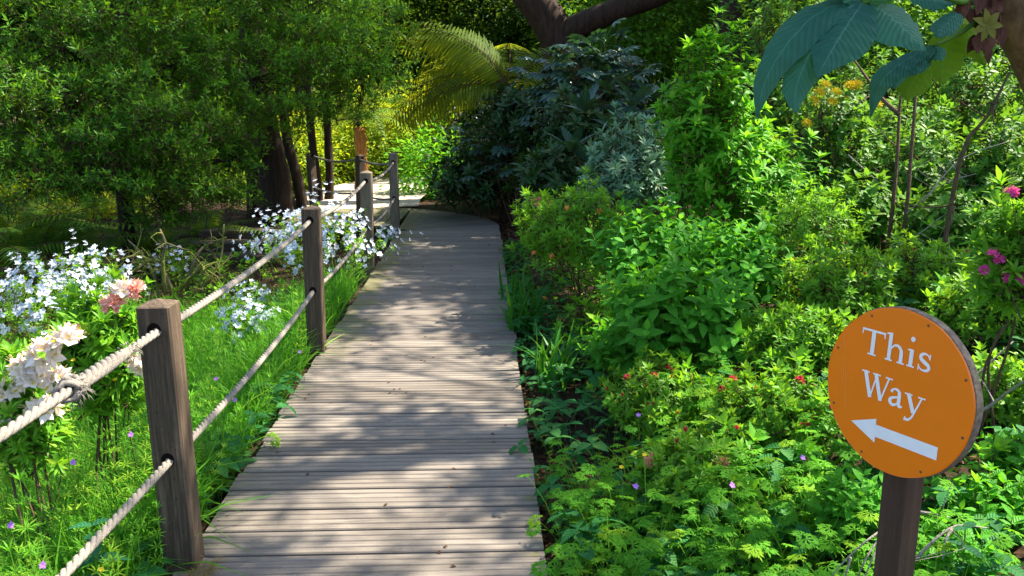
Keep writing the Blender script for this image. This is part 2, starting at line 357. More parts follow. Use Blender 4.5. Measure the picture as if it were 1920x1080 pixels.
def flower(rng, L=.03, W=.022, n=5, el=60, mi=0, stam=True, blotch=False, rows=3):
    """open funnel flower facing +z"""
    g = Geo(); ph = rng.uniform(0, 6.28)
    for i in range(n):
        a = ph + i * 2 * math.pi / n; e = R(el + rng.uniform(-12, 12)); d = np.array([math.cos(a) * math.sin(e), math.sin(a) * math.sin(e), math.cos(e)])
        lt = leaf(L, W, rows, -.25, .25 * rng.uniform(.2, 1.5), .62)
        g.scatter(lt, frames(d[None], np.array([[0, 0, 1.]]) - .3 * d[None]) * rng.uniform(.9, 1.1), np.zeros((1, 3)), np.array([rng.uniform(.2, 1)]))
        if blotch and i == 0:
            lt2 = leaf(L * .5, W * .35, 3, -.2, .1, .8); g2 = Geo().scatter(lt2, frames(d[None], np.array([[0, 0, 1.]]) - .3 * d[None]), np.array([[0, 0, .0035]]) + d * L * .15); g2.pack()
            g.add(g2.V[0], g2.F, g2.L[0] * 0 + (.0, .0, .6), 2)
    if stam:
        for i in range(5):
            a = rng.uniform(0, 6.28); e = R(rng.uniform(5, 30)); d = np.array([math.cos(a) * math.sin(e), math.sin(a) * math.sin(e), math.cos(e)])
            tube(g, [(0, 0, 0), d * L * 1.05], [.0005, .0006], 3, 1, False)
    return g
def truss(rng, n=8, L=.04, W=.026, el=45, blotch=True, rad=.03):
    g = Geo()
    for i in range(n):
        z = 1 - 1.1 * (i + .5) / n; a = i * 2.4 + rng.uniform(-.3, .3); r = math.sqrt(max(0, 1 - z * z)); d = np.array([r * math.cos(a), r * math.sin(a), z])
        f = flower(rng, L, W, 5, el, blotch=blotch); up = rng.normal(size=3)
        fr = frames(d[None], up[None])[0]; M = np.stack([fr[:, 0], fr[:, 2], fr[:, 1]], -1); M[:, 0] *= -1
        g.scatter(f, M[None] * rng.uniform(.85, 1.1), (d * rad)[None], np.array([rng.uniform(-.2, .3)]))
    return g
def bud(rng, n=7, L=.03, W=.010, sp=25):
    g = Geo()
    for i in range(n):
        a = i * 2.4; e = R(rng.uniform(4, sp)); d = np.array([math.cos(a) * math.sin(e), math.sin(a) * math.sin(e), math.cos(e)])
        g.scatter(leaf(L, W, 3, -.4, -.05, 1.1), frames(d[None], d[None] * [-1, -1, .5] + [0, 0, .01] + rng.normal(size=(1, 3)) * .05) * rng.uniform(.8, 1.1), np.zeros((1, 3)), np.array([rng.uniform(0, 1)]))
    return g
def orient(d, spin=0.):
    """3x3 with z along d"""
    d = nrm(d); ref = np.array([0, 0, 1.]) if abs(d[2]) < .95 else np.array([1., 0, 0]); x = nrm(np.cross(ref, d)); y = np.cross(d, x)
    c, s = math.cos(spin), math.sin(spin); return np.stack([c * x + s * y, -s * x + c * y, d], -1)

# ------------------------------------------------------------------ the setting: ground, path, boardwalk
def build_ground():
    xs = np.concatenate([np.linspace(-60, -8, 27), np.linspace(-7.8, 7.8, 105), np.linspace(8, 60, 27)]); ys = np.concatenate([np.linspace(-25, 0, 14), np.linspace(.15, 15, 100), np.linspace(15.5, 110, 50)])
    X, Y = np.meshgrid(xs, ys); Z = ground(X, Y); nx, ny = len(xs), len(ys)
    i = np.arange(ny - 1)[:, None] * nx; j = np.arange(nx - 1)[None]
    q = np.stack([i + j, i + j + 1, i + nx + j + 1, i + nx + j], -1).reshape(-1, 4)
    o = link('ground', Geo().add(np.stack([X, Y, Z], -1), [q]).mesh('ground', M_SOIL)); tag(o, 'dark bare soil and leaf mould under the planting', 'ground', kind='structure')
build_ground()
def build_path():
    ctr = curve([(-2.3, 13.7), (-2.75, 15.6), (-2.6, 18), (-2.0, 21), (-3.0, 26), (-5, 32)], 30); wd = np.interp(np.linspace(0, 1, 30), [0, .2, .45, 1], [1.6, 2.4, 1.7, 1.6])
    T = nrm(np.gradient(ctr, axis=0)); N = np.stack([T[:, 1], -T[:, 0]], -1); k = np.linspace(-.5, .5, 7)
    XY = ctr[:, None] + N[:, None] * (wd[:, None] * k[None])[:, :, None]; Z = ground(XY[..., 0], XY[..., 1]) * .3 + .045 + .35 * sstep(20, 40, XY[..., 1]) * .7
    i = np.arange(29)[:, None] * 7; j = np.arange(6)[None]; q = np.stack([i + j, i + j + 1, i + 8 + j, i + 7 + j], -1).reshape(-1, 4)
    o = link('garden_path', Geo().add(np.concatenate([XY, Z[..., None]], -1), [q]).mesh('garden_path', M_GRAVEL)); tag(o, 'sunlit pale gravel path beyond the end of the boardwalk', 'path', kind='structure')
build_path()

PROF = []
for r in range(4):          # four ridges with three grooves between them
    a = r / 4; PROF += [(a + .012, -.0045 if r else -.005), (a + .035, 0), (a + .205, 0), (a + .235, -.0045 if r < 3 else -.005)]
PROF = np.array(PROF)
def plank_mesh(name, A0, A1, B0, B1, th=.03):
    """grooved board; A = one end (near, far edge), B = other end; top at z = 0"""
    A0, A1, B0, B1 = [np.asarray(p, float) for p in (A0, A1, B0, B1)]; n = len(PROF)
    V = []
    for P0, P1 in ((A0, A1), (B0, B1)):
        top = [np.array([*(P0 + (P1 - P0) * t), z]) for t, z in PROF]; V += top + [np.array([*(P0 + (P1 - P0) * .99), -th]), np.array([*(P0 + (P1 - P0) * .01), -th])]
    m = n + 2; q = [(i, i + m, (i + 1) % m + m, (i + 1) % m) for i in range(m)]
    g = Geo().add(V, [np.array(q)])
    fan = [(m - 1, i, i + 1) for i in range(n - 1)] + [(m - 1, n - 1, n)]; g.F.append(np.array([t[::-1] for t in fan])); g.I.append(np.zeros(len(fan), int)); g.F.append(np.array([tuple(x + m for x in t) for t in fan])); g.I.append(np.zeros(len(fan), int))
    return g.mesh(name, M_DECK, False)
PW = .1845
def build_deck():
    rng = np.random.default_rng(4)
    root = empty('boardwalk', (-.5, 3, 0), 'weathered grey timber boardwalk of ridged planks curving away to the left', 'boardwalk', kind='structure')
    off = Vector((.5, -3, 0)); hw = PW / 2 - .0058
    var = [plank_mesh('plank', (-WID / 2 + a, -hw), (-WID / 2 + a, hw), (WID / 2 + b, -hw), (WID / 2 + b, hw)) for a, b in rng.normal(size=(8, 2)) * .007]
    y = .25; k = 0
    while y < 11.2:
        o = link('plank', var[rng.integers(8)], root)
        o.location = Vector((edge_r(y) - WID / 2, y, rng.normal() * .0012)) + off; o.rotation_euler = (rng.normal() * .004, rng.normal() * .0015, .034 + rng.normal() * .0018); y += PW; k += 1
    # fan of wedge boards round the bend
    piv = np.array([-1.52, y - PW / 2 + .01]); out = [(-.165, y - PW / 2), (-.21, 11.95), (-.47, 12.62), (-1.0, 13.25), (-1.62, 13.75)]
    out = curve(out, 200); seg = np.concatenate([[0], np.cumsum(np.linalg.norm(np.diff(out, axis=0), axis=1))]); n = 15
    pts = np.stack([np.interp(np.linspace(0, seg[-1], n + 1), seg, out[:, i]) for i in (0, 1)], -1)
    inn = [piv + (pts[i] - piv) / np.linalg.norm(pts[i] - piv) * .12 for i in range(n + 1)]
    for i in range(n):
        g0 = (pts[i + 1] - pts[i]) * .02; me = plank_mesh('plank', inn[i] - piv, inn[i + 1] - piv, pts[i] + g0 - piv, pts[i + 1] - g0 - piv)
        o = link('plank', me, root); o.location = Vector((piv[0], piv[1], rng.normal() * .001)) + off
    for i in range(9):      # boards of the stretch leading away to the left
        x = -1.62 - i * PW; me = plank_mesh('plank', (hw, 0), (-hw, 0), (hw, 2.05), (-hw, 2.05)) if i == 0 else me
        o = link('plank', me, root); o.location = Vector((x - PW / 2, 11.72 + rng.normal() * .01 - .015 * i, rng.normal() * .001)) + off
    for s in (.06, WID - .06):   # bearers under the board ends
        g = Geo(); P = [(edge_r(yy) - s, yy) for yy in (.1, 11.2)]
        (x0, y0), (x1, y1) = P; V = [(x + dx, yy, z) for x, yy in P for dx in (-.035, .035) for z in (-.16, -.034)]
        g.add(V, [np.array([(0, 1, 3, 2), (4, 6, 7, 5), (0, 4, 5, 1), (2, 3, 7, 6), (1, 5, 7, 3), (0, 2, 6, 4)])]); o = link('bearer', g.mesh('bearer', M_BEAM, False), root); o.location = off
build_deck()

# ------------------------------------------------------------------ posts and ropes
def post_mesh(name, w_, z0, z1, mat):
    g = Geo(); b = w_ * .06; h = w_ / 2
    ring = [(-h + b, -h), (h - b, -h), (h, -h + b), (h, h - b), (h - b, h), (-h + b, h), (-h, h - b), (-h, -h + b)]
    zs = [z0, z0 + .3, (z0 + z1) / 2, z1 - .3, z1 - .022]; V = [(x, y, z) for z in zs for x, y in ring] + [(x * .9, y * .9, z1 - .018) for x, y in ring] + [(0, 0, z1)]
    q = [(8 * k + i, 8 * k + (i + 1) % 8, 8 * k + 8 + (i + 1) % 8, 8 * k + 8 + i) for k in range(5) for i in range(8)]; e = len(V) - 1
    t = [(40 + i, 40 + (i + 1) % 8, e) for i in range(8)]
    return g.add(V, [np.array(q), np.array(t)]).mesh(name, mat, False)
HU, HL = .895, .425
POSTS = [(-1.17, .05), (-1.2, 2.85), (-1.33, 5.60), (-1.465, 8.55), (-1.555, 11.3), (-2.15, 12.05), (-2.95, 12.75)]
PLAB = [None, 'stout dark timber rope post nearest the camera, beside the pink azalea', 'brown timber rope post second along the boardwalk, in front of the white azalea', 'grey timber rope post half hidden by the white azalea', 'tall timber rope post standing at the inner corner of the boardwalk bend',
        'short dark rope post beyond the bend, behind the grey post', 'dark rope post farthest off, among the slender trunks']
hole_disc = Geo(); a_ = np.linspace(0, 2 * math.pi, 14, endpoint=False)
hole_disc.add([(math.cos(x) * .023, 0, math.sin(x) * .027) for x in a_] + [(math.cos(x) * .023, -.003, math.sin(x) * .027) for x in a_], [np.array([(i, (i + 1) % 14, 14 + (i + 1) % 14, 14 + i) for i in range(14)]), np.array([(14, 14 + i, 15 + i) for i in range(1, 13)])])
hole_disc_me = hole_disc.mesh('rope_hole_shade', M_HOLE_SHADE, False)  # flat black disc on the post face, painted shade instead of a recess
for i, (x, y) in enumerate(POSTS):
    if i == 0: continue
    w_ = .112 if i < 5 else .10
    gz = float(ground(x - .1, y)); top = [0, 1.0, .995, 1.0, 1.03, .96, .92][i]
    r = empty('rope_post', (x, y, gz), PLAB[i], 'post', 'rope posts along the boardwalk'); r.rotation_euler = (R([0, .5, -.4, .6, -.5, 1, -1][i]), R([0, -.6, .3, .8, -.2, .6, -1][i]), .034 if i < 5 else .8)
    link('post_shaft', post_mesh('post_shaft', w_, -.25, top - gz, M_POST if i in (1, 2) else M_PGREY if i in (3, 4) else M_POST), r)
    for zz in (HU, HL):
        for s in (0, 1):
            o = link('rope_hole_shade', hole_disc_me, r); o.location = (0, (-1, 1)[s] * (w_ / 2 - .001), zz + .006 - gz); o.rotation_euler = (0, 0, s * math.pi)
def rope_path(h, first, last, sags):
    P = []
    for i in range(first, last):
        a = np.array([*POSTS[i], h]); b = np.array([*POSTS[i + 1], h]); n = max(8, int(np.linalg.norm(b - a) * 14))
        for t in np.linspace(0, 1, n, endpoint=(i == last - 1)): p = a + (b - a) * t; p[2] -= sags[i] * 4 * t * (1 - t); P.append(p)
    return np.array(P)
def resample(P, step):
    s = np.concatenate([[0], np.cumsum(np.linalg.norm(np.diff(P, axis=0), axis=1))]); n = int(s[-1] / step)
    return np.stack([np.interp(np.linspace(0, s[-1], n), s, P[:, i]) for i in range(3)], -1), np.linspace(0, s[-1], n)
def strands(P, R_, pitch, n=3, sign=1, sr=.56, step=.009, sides=6, off=.5, taper=None):
    Q, s = resample(P, step); T = nrm(np.gradient(Q, axis=0)); up = np.array([0, 0, 1.]); X = nrm(np.cross(T, up)); Y = np.cross(X, T); out = []
    for k in range(n):
        a = sign * 2 * math.pi * s / pitch + k * 2 * math.pi / n; tp = 1 if taper is None else taper(s / s[-1])[:, None]
        C = Q + R_ * off * tp * (np.cos(a)[:, None] * X + np.sin(a)[:, None] * Y)
        out.append(tube(Geo(), C, R_ * sr * (1 if taper is None else taper(s / s[-1])), sides))
    return out
def rope(name, h, label, sags):
    P = rope_path(h, 0, 6, sags); r = empty(name, P[0], label, 'rope', 'twisted ropes of the handrail'); off = Vector([-float(v) for v in P[0]])
    for g in strands(P, .0150, .104):
        o = link('strand', g.mesh('strand', M_ROPE), r); o.location = off
    return r, P, off
up_r, UP, uo = rope('upper_rope', HU, 'upper grey twisted rope threaded through the post tops, spliced near the camera', [.0, .03, .045, .06, .05, .06])
lo_r, LP, lo_ = rope('lower_rope', HL, 'lower grey twisted rope threaded through the posts at knee height', [.0, .035, .045, .05, .05, .05])
# the long splice and the frayed seizing on the near span of the upper rope
i0 = np.argmin(abs(UP[:, 1] - 2.20)); i1 = np.argmin(abs(UP[:, 1] - 2.58)); seg = UP[i0:i1 + 1]
for g in strands(seg, .0225, .125, 4, 1, .46, .008, 7, .62, lambda t: .62 + .38 * np.sin(np.pi * np.clip(t * .9 + .12, 0, 1)) ** .7):
    o = link('splice_strand', g.mesh('splice_strand', M_ROPE), up_r); o.location = uo
g = Geo(); c0 = UP[i0]; T0 = nrm(UP[i0 + 1] - UP[i0]); X0 = nrm(np.cross(T0, [0, 0, 1])); Y0 = np.cross(X0, T0); rg = np.random.default_rng(3)
for k in range(5):
    a = np.linspace(0, 2 * math.pi, 15); tilt = rg.normal() * .35; rr = .026 + .004 * rg.normal(size=15); rr[-1] = rr[0]
    P = c0 + T0 * ((k - 2) * .013) + rr[:, None] * (np.cos(a)[:, None] * X0 + np.sin(a)[:, None] * Y0) + T0 * (np.cos(a) * tilt * .02)[:, None]
    tube(g, P, .0085, 6)
for k in range(60):
    d = rnd_dir(rg, 1)[0]; p = c0 + T0 * rg.uniform(-.03, .03) + nrm(d - T0 * (d @ T0)) * .036; tube(g, [p, p + d * .012 + [0, 0, -.004], p + d * .02 + [0, 0, -.012]], [.0012, .001, .0006], 3)
o = link('knot', g.mesh('knot', M_ROPE), up_r); o.location = uo
g = Geo(); p1 = UP[i1]
for k in range(50):
    d = rnd_dir(rg, 1)[0]; p = p1 + T0 * rg.uniform(-.02, .02) + nrm(d - T0 * (d @ T0)) * .022; tube(g, [p, p + d * .01, p + d * .016 + [0, 0, -.008]], [.0011, .001, .0006], 3)
o = link('frayed_end', g.mesh('frayed_end', M_ROPE), up_r); o.location = uo

# ------------------------------------------------------------------ the sign
def build_sign():
    a, t = R(62.4), R(2.43); n = np.array([-math.sin(a) * math.cos(t), -math.cos(a) * math.cos(t), math.sin(t)]); u = np.array([math.cos(a), -math.sin(a), 0]); v = np.cross(n, u); v = v if v[2] > 0 else -v
    c = np.array([.8975, 1.9032, .9886]); rad = .2006; gx, gy = c[0] + .05, c[1] + .03; gz = float(ground(gx, gy))
    root = empty('guide_sign', (gx, gy, gz), 'round orange sign reading This Way with a white arrow, on a brown post', 'sign')
    B = np.stack([u, v, n], -1); base = np.array([gx, gy, gz])
    def put(nm, g, mat, par=root, smooth=False, lift=0.):
        o = link(nm, g.mesh(nm, mat, smooth), par); m = rel(B, c + n * lift - base); o.matrix_local = m; return o
    def disc(r0, z0, z1, seg=96, wob=0):
        A = np.linspace(0, 2 * math.pi, seg, endpoint=False); rr = r0 * (1 + wob * np.sin(A * 7 + 1) + wob * np.sin(A * 13))
        rings = [(rr * .985, z1), (rr, z1 - .002), (rr, z0 + .002), (rr * .985, z0)]
        V = np.concatenate([np.stack([q * np.cos(A), q * np.sin(A), np.full(seg, z)], -1) for q, z in rings] + [np.array([[0, 0, z1], [0, 0, z0]])]); j = np.arange(seg); k = (j + 1) % seg
        q = np.concatenate([np.stack([r * seg + j, (r + 1) * seg + j, (r + 1) * seg + k, r * seg + k], -1) for r in range(3)]); e = 4 * seg
        return Geo().add(V, [q, np.concatenate([np.stack([j, k, np.full(seg, e)], -1), np.stack([3 * seg + k, 3 * seg + j, np.full(seg, e + 1)], -1)])])
    board = put('board', disc(rad, -.027, -.0015, wob=.0025), M_PLY)
    face = put('orange_face', disc(rad * .992, -.0012, .0012, wob=.002), M_ORA)
    def ribbon(g, P, W, z):
        P = np.asarray(P, float); W = np.broadcast_to(np.asarray(W, float), (len(P),)) / 2; T = np.gradient(P, axis=0); T = T / np.linalg.norm(T, axis=1, keepdims=True); N = np.stack([-T[:, 1], T[:, 0]], -1)
        Lp = P + N * W[:, None]; Rp = P - N * W[:, None]; V = np.concatenate([np.c_[Lp, np.full(len(P), z)], np.c_[Rp, np.full(len(P), z)]]); m = len(P); i = np.arange(m - 1)
        g.add(V, [np.stack([i, i + m, i + m + 1, i + 1], -1)])
    def crv(pts, n=18): return curve([(*p, 0) for p in pts], n)[:, :2]
    K = .014; H = .022; TH = .05   # stroke weights in sign units
    def letter(nm, strokes):
        g = Geo()
        for i, (P, W) in enumerate(strokes): ribbon(g, np.asarray(P) * rad, np.asarray(W) * rad, .0022 + i * .00012)
        put(nm, g, M_WPAINT, face)
        g_o = bpy.data.objects[-1] if False else None
    # baseline and cap lines of the two words (units of the disc radius)
    b, cp, xh = .352, .660, .558
    letter('letter_t', [([(-.535, cp - .012), (-.205, cp - .012)], .026), ([(-.37, cp), (-.37, b)], .056), ([(-.522, cp), (-.530, cp - .075)], [.026, .010]), ([(-.218, cp), (-.210, cp - .075)], [.026, .010]), ([(-.43, b + .009), (-.31, b + .009)], .018)])
    letter('letter_h', [([(-.135, cp + .025), (-.135, b)], .048), ([(-.19, cp + .008), (-.135, cp + .014)], .020), ([(-.185, b + .009), (-.085, b + .009)], .018), (crv([(-.125, xh - .075), (-.075, xh - .012), (-.02, xh - .008), (.018, xh - .045), (.028, xh - .09)]), np.interp(np.linspace(0, 1, 18), [0, .5, 1], [.014, .034, .048])), ([(.028, xh - .08), (.028, b)], .048), ([(-.02, b + .009), (.078, b + .009)], .018)])
    letter('letter_i', [([(.158, xh), (.158, b)], .050), ([(.108, xh - .012), (.158, xh - .006)], .020), ([(.108, b + .009), (.210, b + .009)], .018), (crv([(.128, .676), (.145, .6762), (.158, .6764), (.171, .6762), (.188, .676)], 9), np.sqrt(np.clip(1 - np.linspace(-1, 1, 9) ** 2, .01, 1)) * .062)])
    letter('letter_s', [(crv([(.395, xh - .055), (.37, xh - .018), (.325, xh - .008), (.285, xh - .03), (.283, xh - .07), (.33, xh - .103), (.385, xh - .135), (.392, xh - .175), (.355, b + .008), (.30, b + .010), (.262, b + .045)], 32), np.interp(np.linspace(0, 1, 32), [0, .15, .28, .5, .72, .85, 1], [.014, .022, .036, .048, .036, .022, .014])), ([(.396, xh), (.396, xh - .065)], .014), ([(.262, b - .004), (.262, b + .068)], .014)])
    b, cp, xh = -.158, .150, .045
    letter('letter_w', [([(-.425, cp), (-.325, b)], .052), ([(-.325, b), (-.255, cp)], .020), ([(-.275, cp), (-.175, b)], .052), ([(-.175, b), (-.085, cp)], .022), ([(-.475, cp - .009), (-.365, cp - .009)], .018), ([(-.315, cp - .009), (-.205, cp - .009)], .018), ([(-.135, cp - .009), (-.035, cp - .009)], .018)])
    letter('letter_a', [(crv([(-.04, xh - .05), (-.02, xh - .015), (.02, xh - .002), (.06, xh - .02), (.072, xh - .065), (.072, b + .04), (.09, b + .012), (.125, b + .016)], 26), np.interp(np.linspace(0, 1, 26), [0, .2, .5, .85, 1], [.036, .022, .046, .046, .014])), (crv([(.07, xh - .085), (.02, xh - .10), (-.035, xh - .125), (-.045, b + .04), (-.015, b + .008), (.03, b + .018), (.066, b + .05)], 24), np.interp(np.linspace(0, 1, 24), [0, .5, .75, 1], [.016, .046, .034, .014]))])
    letter('letter_y', [([(.185, xh), (.275, b - .008)], .050), (crv([(.365, xh - .005), (.30, b + .03), (.262, b - .06), (.215, b - .105), (.165, b - .098)], 20), np.interp(np.linspace(0, 1, 20), [0, .6, .85, 1], [.020, .024, .032, .05])), ([(.14, xh - .009), (.24, xh - .009)], .018), ([(.315, xh - .009), (.41, xh - .009)], .018)])
    A = np.array([(-.55, -.531), (-.195, -.391), (-.195, -.462), (.635, -.448), (.638, -.600), (-.185, -.612), (-.180, -.688)]) * rad; zz = np.full((7, 1), .0022)
    put('arrow', Geo().add(np.c_[A, zz], [np.array([(0, 6, 1)]), np.array([(2, 5, 4, 3)])]), M_WPAINT, face)
    for q in (25, 70, 118, 160, 205, 248, 300, 345):
        g = Geo(); A = np.linspace(0, 2 * math.pi, 10, endpoint=False); x0, y0 = .93 * rad * math.cos(R(q)), .93 * rad * math.sin(R(q))
        V = np.concatenate([np.stack([x0 + .0035 * np.cos(A), y0 + .0035 * np.sin(A), np.full(10, .0014)], -1), np.stack([x0 + .0022 * np.cos(A), y0 + .0022 * np.sin(A), np.full(10, .0030)], -1), [[x0, y0, .0033]]]); j = np.arange(10); k = (j + 1) % 10
        put('screw', g.add(V, [np.stack([j, k, 10 + k, 10 + j], -1), np.stack([10 + j, 10 + k, np.full(10, 20)], -1)]), M_SCREW, face)
    for (x0, y0, x1, y1) in ((-.80, .50, -.74, -.10), (-.72, .05, -.66, -.42)):   # faint dotted scratches
        g = Geo(); rg = np.random.default_rng(8)
        for k in range(26):
            tt = k / 26; px_, py_ = (x0 + (x1 - x0) * tt) * rad, (y0 + (y1 - y0) * tt) * rad; s = .0006 * rg.uniform(.6, 1.4)
            g.add([(px_ - s, py_ - s * 1.6, .00155), (px_ + s, py_ - s * 1.6, .00155), (px_ + s, py_ + s * 1.6, .00155), (px_ - s, py_ + s * 1.6, .00155)], [np.array([(0, 1, 2, 3)])])
        put('scratch', g, simple('scratch_mark', (.75, .38, .18), .6), face)
    # post behind the board
    pc = c - n * (.027 + .035); pg = Geo(); h = .034; b_ = .004
    ring = [(-h + b_, -h), (h - b_, -h), (h, -h + b_), (h, h - b_), (h - b_, h), (-h + b_, h), (-h, h - b_), (-h, -h + b_)]; zs = [-.3, .3, .6, .93]
    V = [(x, y, z) for z in zs for x, y in ring] + [(0, 0, .935)]
    pg.add(V, [np.array([(8 * k + i, 8 * k + (i + 1) % 8, 8 * k + 8 + (i + 1) % 8, 8 * k + 8 + i) for k in range(3) for i in range(8)]), np.array([(24 + i, 24 + (i + 1) % 8, 32) for i in range(8)])])
    o = link('sign_post', pg.mesh('sign_post', M_SIGNP, False), root); o.location = (pc[0] - base[0], pc[1] - base[1], 0); o.rotation_euler = (0, 0, -a)
    # letters and marks ride on the face: their matrices were given in the root's frame, so undo the face's own
    fi = face.matrix_local.inverted()
    for ch in list(root.children):
        for k in list(ch.children): k.matrix_local = fi @ k.matrix_local
build_sign()

# ------------------------------------------------------------------ plants: makers
def make(n, f, mats, seed, name): return [f(np.random.default_rng(seed + i)).mesh(name, mats) for i in range(n)]
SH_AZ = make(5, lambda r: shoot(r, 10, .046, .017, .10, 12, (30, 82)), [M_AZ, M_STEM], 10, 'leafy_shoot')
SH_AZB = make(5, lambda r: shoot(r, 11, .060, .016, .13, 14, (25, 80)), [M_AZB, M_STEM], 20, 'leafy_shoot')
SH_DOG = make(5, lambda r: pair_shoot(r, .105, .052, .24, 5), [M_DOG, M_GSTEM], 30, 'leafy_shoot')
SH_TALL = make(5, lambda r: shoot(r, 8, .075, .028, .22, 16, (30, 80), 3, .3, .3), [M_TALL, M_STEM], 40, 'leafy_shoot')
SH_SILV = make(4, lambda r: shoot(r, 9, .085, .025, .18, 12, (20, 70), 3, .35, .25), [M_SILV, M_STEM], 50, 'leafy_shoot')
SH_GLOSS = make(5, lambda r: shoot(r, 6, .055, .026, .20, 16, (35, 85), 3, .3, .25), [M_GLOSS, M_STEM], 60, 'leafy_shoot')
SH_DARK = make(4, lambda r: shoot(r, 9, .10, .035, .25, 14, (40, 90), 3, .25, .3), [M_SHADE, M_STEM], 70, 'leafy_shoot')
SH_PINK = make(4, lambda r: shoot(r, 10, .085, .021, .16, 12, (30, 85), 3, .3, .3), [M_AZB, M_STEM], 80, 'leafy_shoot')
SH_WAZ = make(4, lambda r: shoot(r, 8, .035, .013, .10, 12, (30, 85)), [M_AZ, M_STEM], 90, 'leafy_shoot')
FL_WHITE = make(4, lambda r: flower(r, .042, .034, 5, 58, rows=4), [M_WHITE, M_WHITE], 100, 'flower')
TR_PINK = make(4, lambda r: truss(r, 9, .042, .030, 42), [M_PINK, M_STAM, M_YFL], 110, 'flower_truss')
TR_ROSE = make(3, lambda r: truss(r, 11, .044, .022, 22, False, .016), [M_ROSE, M_STAM, M_YFL], 120, 'flower_truss')
TR_YEL = make(3, lambda r: truss(r, 9, .05, .018, 45, False, .03), [M_YFL, M_YFL, M_YFL], 130, 'flower_truss')
TR_CORAL = make(3, lambda r: truss(r, 8, .034, .016, 45, False, .022), [M_CORAL, M_CORAL, M_CORAL], 140, 'flower_truss')
TR_MAG = make(3, lambda r: truss(r, 7, .026, .014, 50, False, .016), [M_MAG, M_MAG, M_MAG], 145, 'flower_truss')
TR_RED = make(3, lambda r: truss(r, 6, .026, .012, 45, False, .014), [M_RED, M_RED, M_RED], 146, 'flower_truss')
BUD_O = make(3, lambda r: bud(r, 9, .045, .011, 28), M_ORANGE, 150, 'flower_bud')
BUD_R = make(3, lambda r: bud(r, 6, .022, .009, 30), M_RED, 155, 'flower_bud')

def branch_mesh(rng, base, pts, nmain=6, r0=.012, mat=M_STEM, sides=5):
    """stems from the base fan out and carry twigs to every point"""
    g = Geo(); pts = np.asarray(pts); k = min(nmain, len(pts)); idx = rng.choice(len(pts), k, replace=False); mains = []
    for i in idx:
        b = base + np.array([rng.normal() * .04, rng.normal() * .04, -.08]); e = pts[i] * .85 + base * .15; m = (b + e) / 2 + rng.normal(size=3) * .06 * np.linalg.norm(e - b); m[2] += .08 * np.linalg.norm(e - b)
        P = curve([b, m, e], 7); tube(g, P, np.linspace(r0, r0 * .35, 7), sides); mains.append(P[2:])
    A = np.concatenate(mains)
    for p in pts:
        d = np.linalg.norm(A - p, axis=1) + .35 * np.maximum(0, A[:, 2] - p[2] + .02); q = A[np.argmin(d)]
        m = (p + q) / 2 + rng.normal(size=3) * .02; tube(g, [q, m, p], [r0 * .3, r0 * .22, r0 * .14], 3, 0, False)
    return g.mesh('branchwork', mat)
def dome(rng, n, rad, zmin=-.35, shell=(.55, 1.), lump=.22):
    """points in the outer shell of a lumpy ellipsoid, with outward directions"""
    i = np.arange(n) + .5; z = 1 - (1 - zmin) * i / n; a = i * 2.39996 + rng.uniform(0, 6); d = np.stack([np.sqrt(np.maximum(0, 1 - z * z)) * np.cos(a), np.sqrt(np.maximum(0, 1 - z * z)) * np.sin(a), z], -1)
    d = nrm(d + rng.normal(size=(n, 3)) * .12); ph = rng.uniform(0, 6, 6)
    l = 1 + lump * (np.sin(3 * d[:, 0] * 2 + ph[0]) * np.sin(3 * d[:, 1] * 2 + ph[1]) + .6 * np.sin(7 * d[:, 0] + ph[2]) * np.sin(7 * d[:, 2] + ph[3]))
    return d * (l * rng.uniform(shell[0], shell[1], n) ** .7)[:, None] * np.asarray(rad), d
def shrub(name, label, px, py, Y, rpx, rpy, shoots, n, seed, cat='shrub', group=None, flowers=(), up=.55, scl=1., zmin=-.5, shell=(.45, 1.), depth=None, mat=M_STEM, lump=.22, nmain=7, base=None, partname='leafy_shoot'):
    rng = np.random.default_rng(seed); c = at(px, py, Y); m = mpp(Y, c[2]); rad = np.array([rpx * m, depth or rpx * m, rpy * m])
    b = np.array([c[0], c[1], 0.]) if base is None else np.array([*base, 0.]); b[2] = float(ground(b[0], b[1]))
    root = empty(name, b, label, cat, group); P, D = dome(rng, n, rad, zmin, shell, lump)
    W = c + P; gz = ground(W[:, 0], W[:, 1]) + .05; W[:, 2] = np.maximum(W[:, 2], gz + rng.uniform(0, .06, n))
    dirs = nrm(D * .6 + np.array([0, 0, up]) + rng.normal(size=(n, 3)) * .22)
    stems = []
    for i in range(n):
        s = scl * rng.uniform(.8, 1.2); link(partname, shoots[rng.integers(len(shoots))], root, rel(orient(dirs[i], rng.uniform(0, 6.28)), W[i] - b, s)); stems.append(W[i] - b - dirs[i] * .13 * s)
    for (pn, meshes, nf, fs, bias) in flowers:
        if isinstance(nf, int):
            ok = np.where((D[:, 2] > -.15) & (D[:, 1] < bias))[0]; ii = rng.choice(ok, min(nf, len(ok)), replace=False); FP = W[ii] + dirs[ii] * .012; FD = dirs[ii]
        else:
            FP = np.array([at(x, y, Y - rad[1] * .75) for x, y in nf]); FD = nrm(np.array([[0, -.55, .8]]) + rng.normal(size=(len(nf), 3)) * .3)
        for p, d in zip(FP, FD):
            link(pn, meshes[rng.integers(len(meshes))], root, rel(orient(d, rng.uniform(0, 6.28)), p - b, fs * rng.uniform(.85, 1.15)))
            if not isinstance(nf, int): stems.append(p - b - d * .01)
    link('branchwork', branch_mesh(rng, np.zeros(3), stems, nmain, .007 + .004 * rad[2], mat), root)
    return root, c, rad

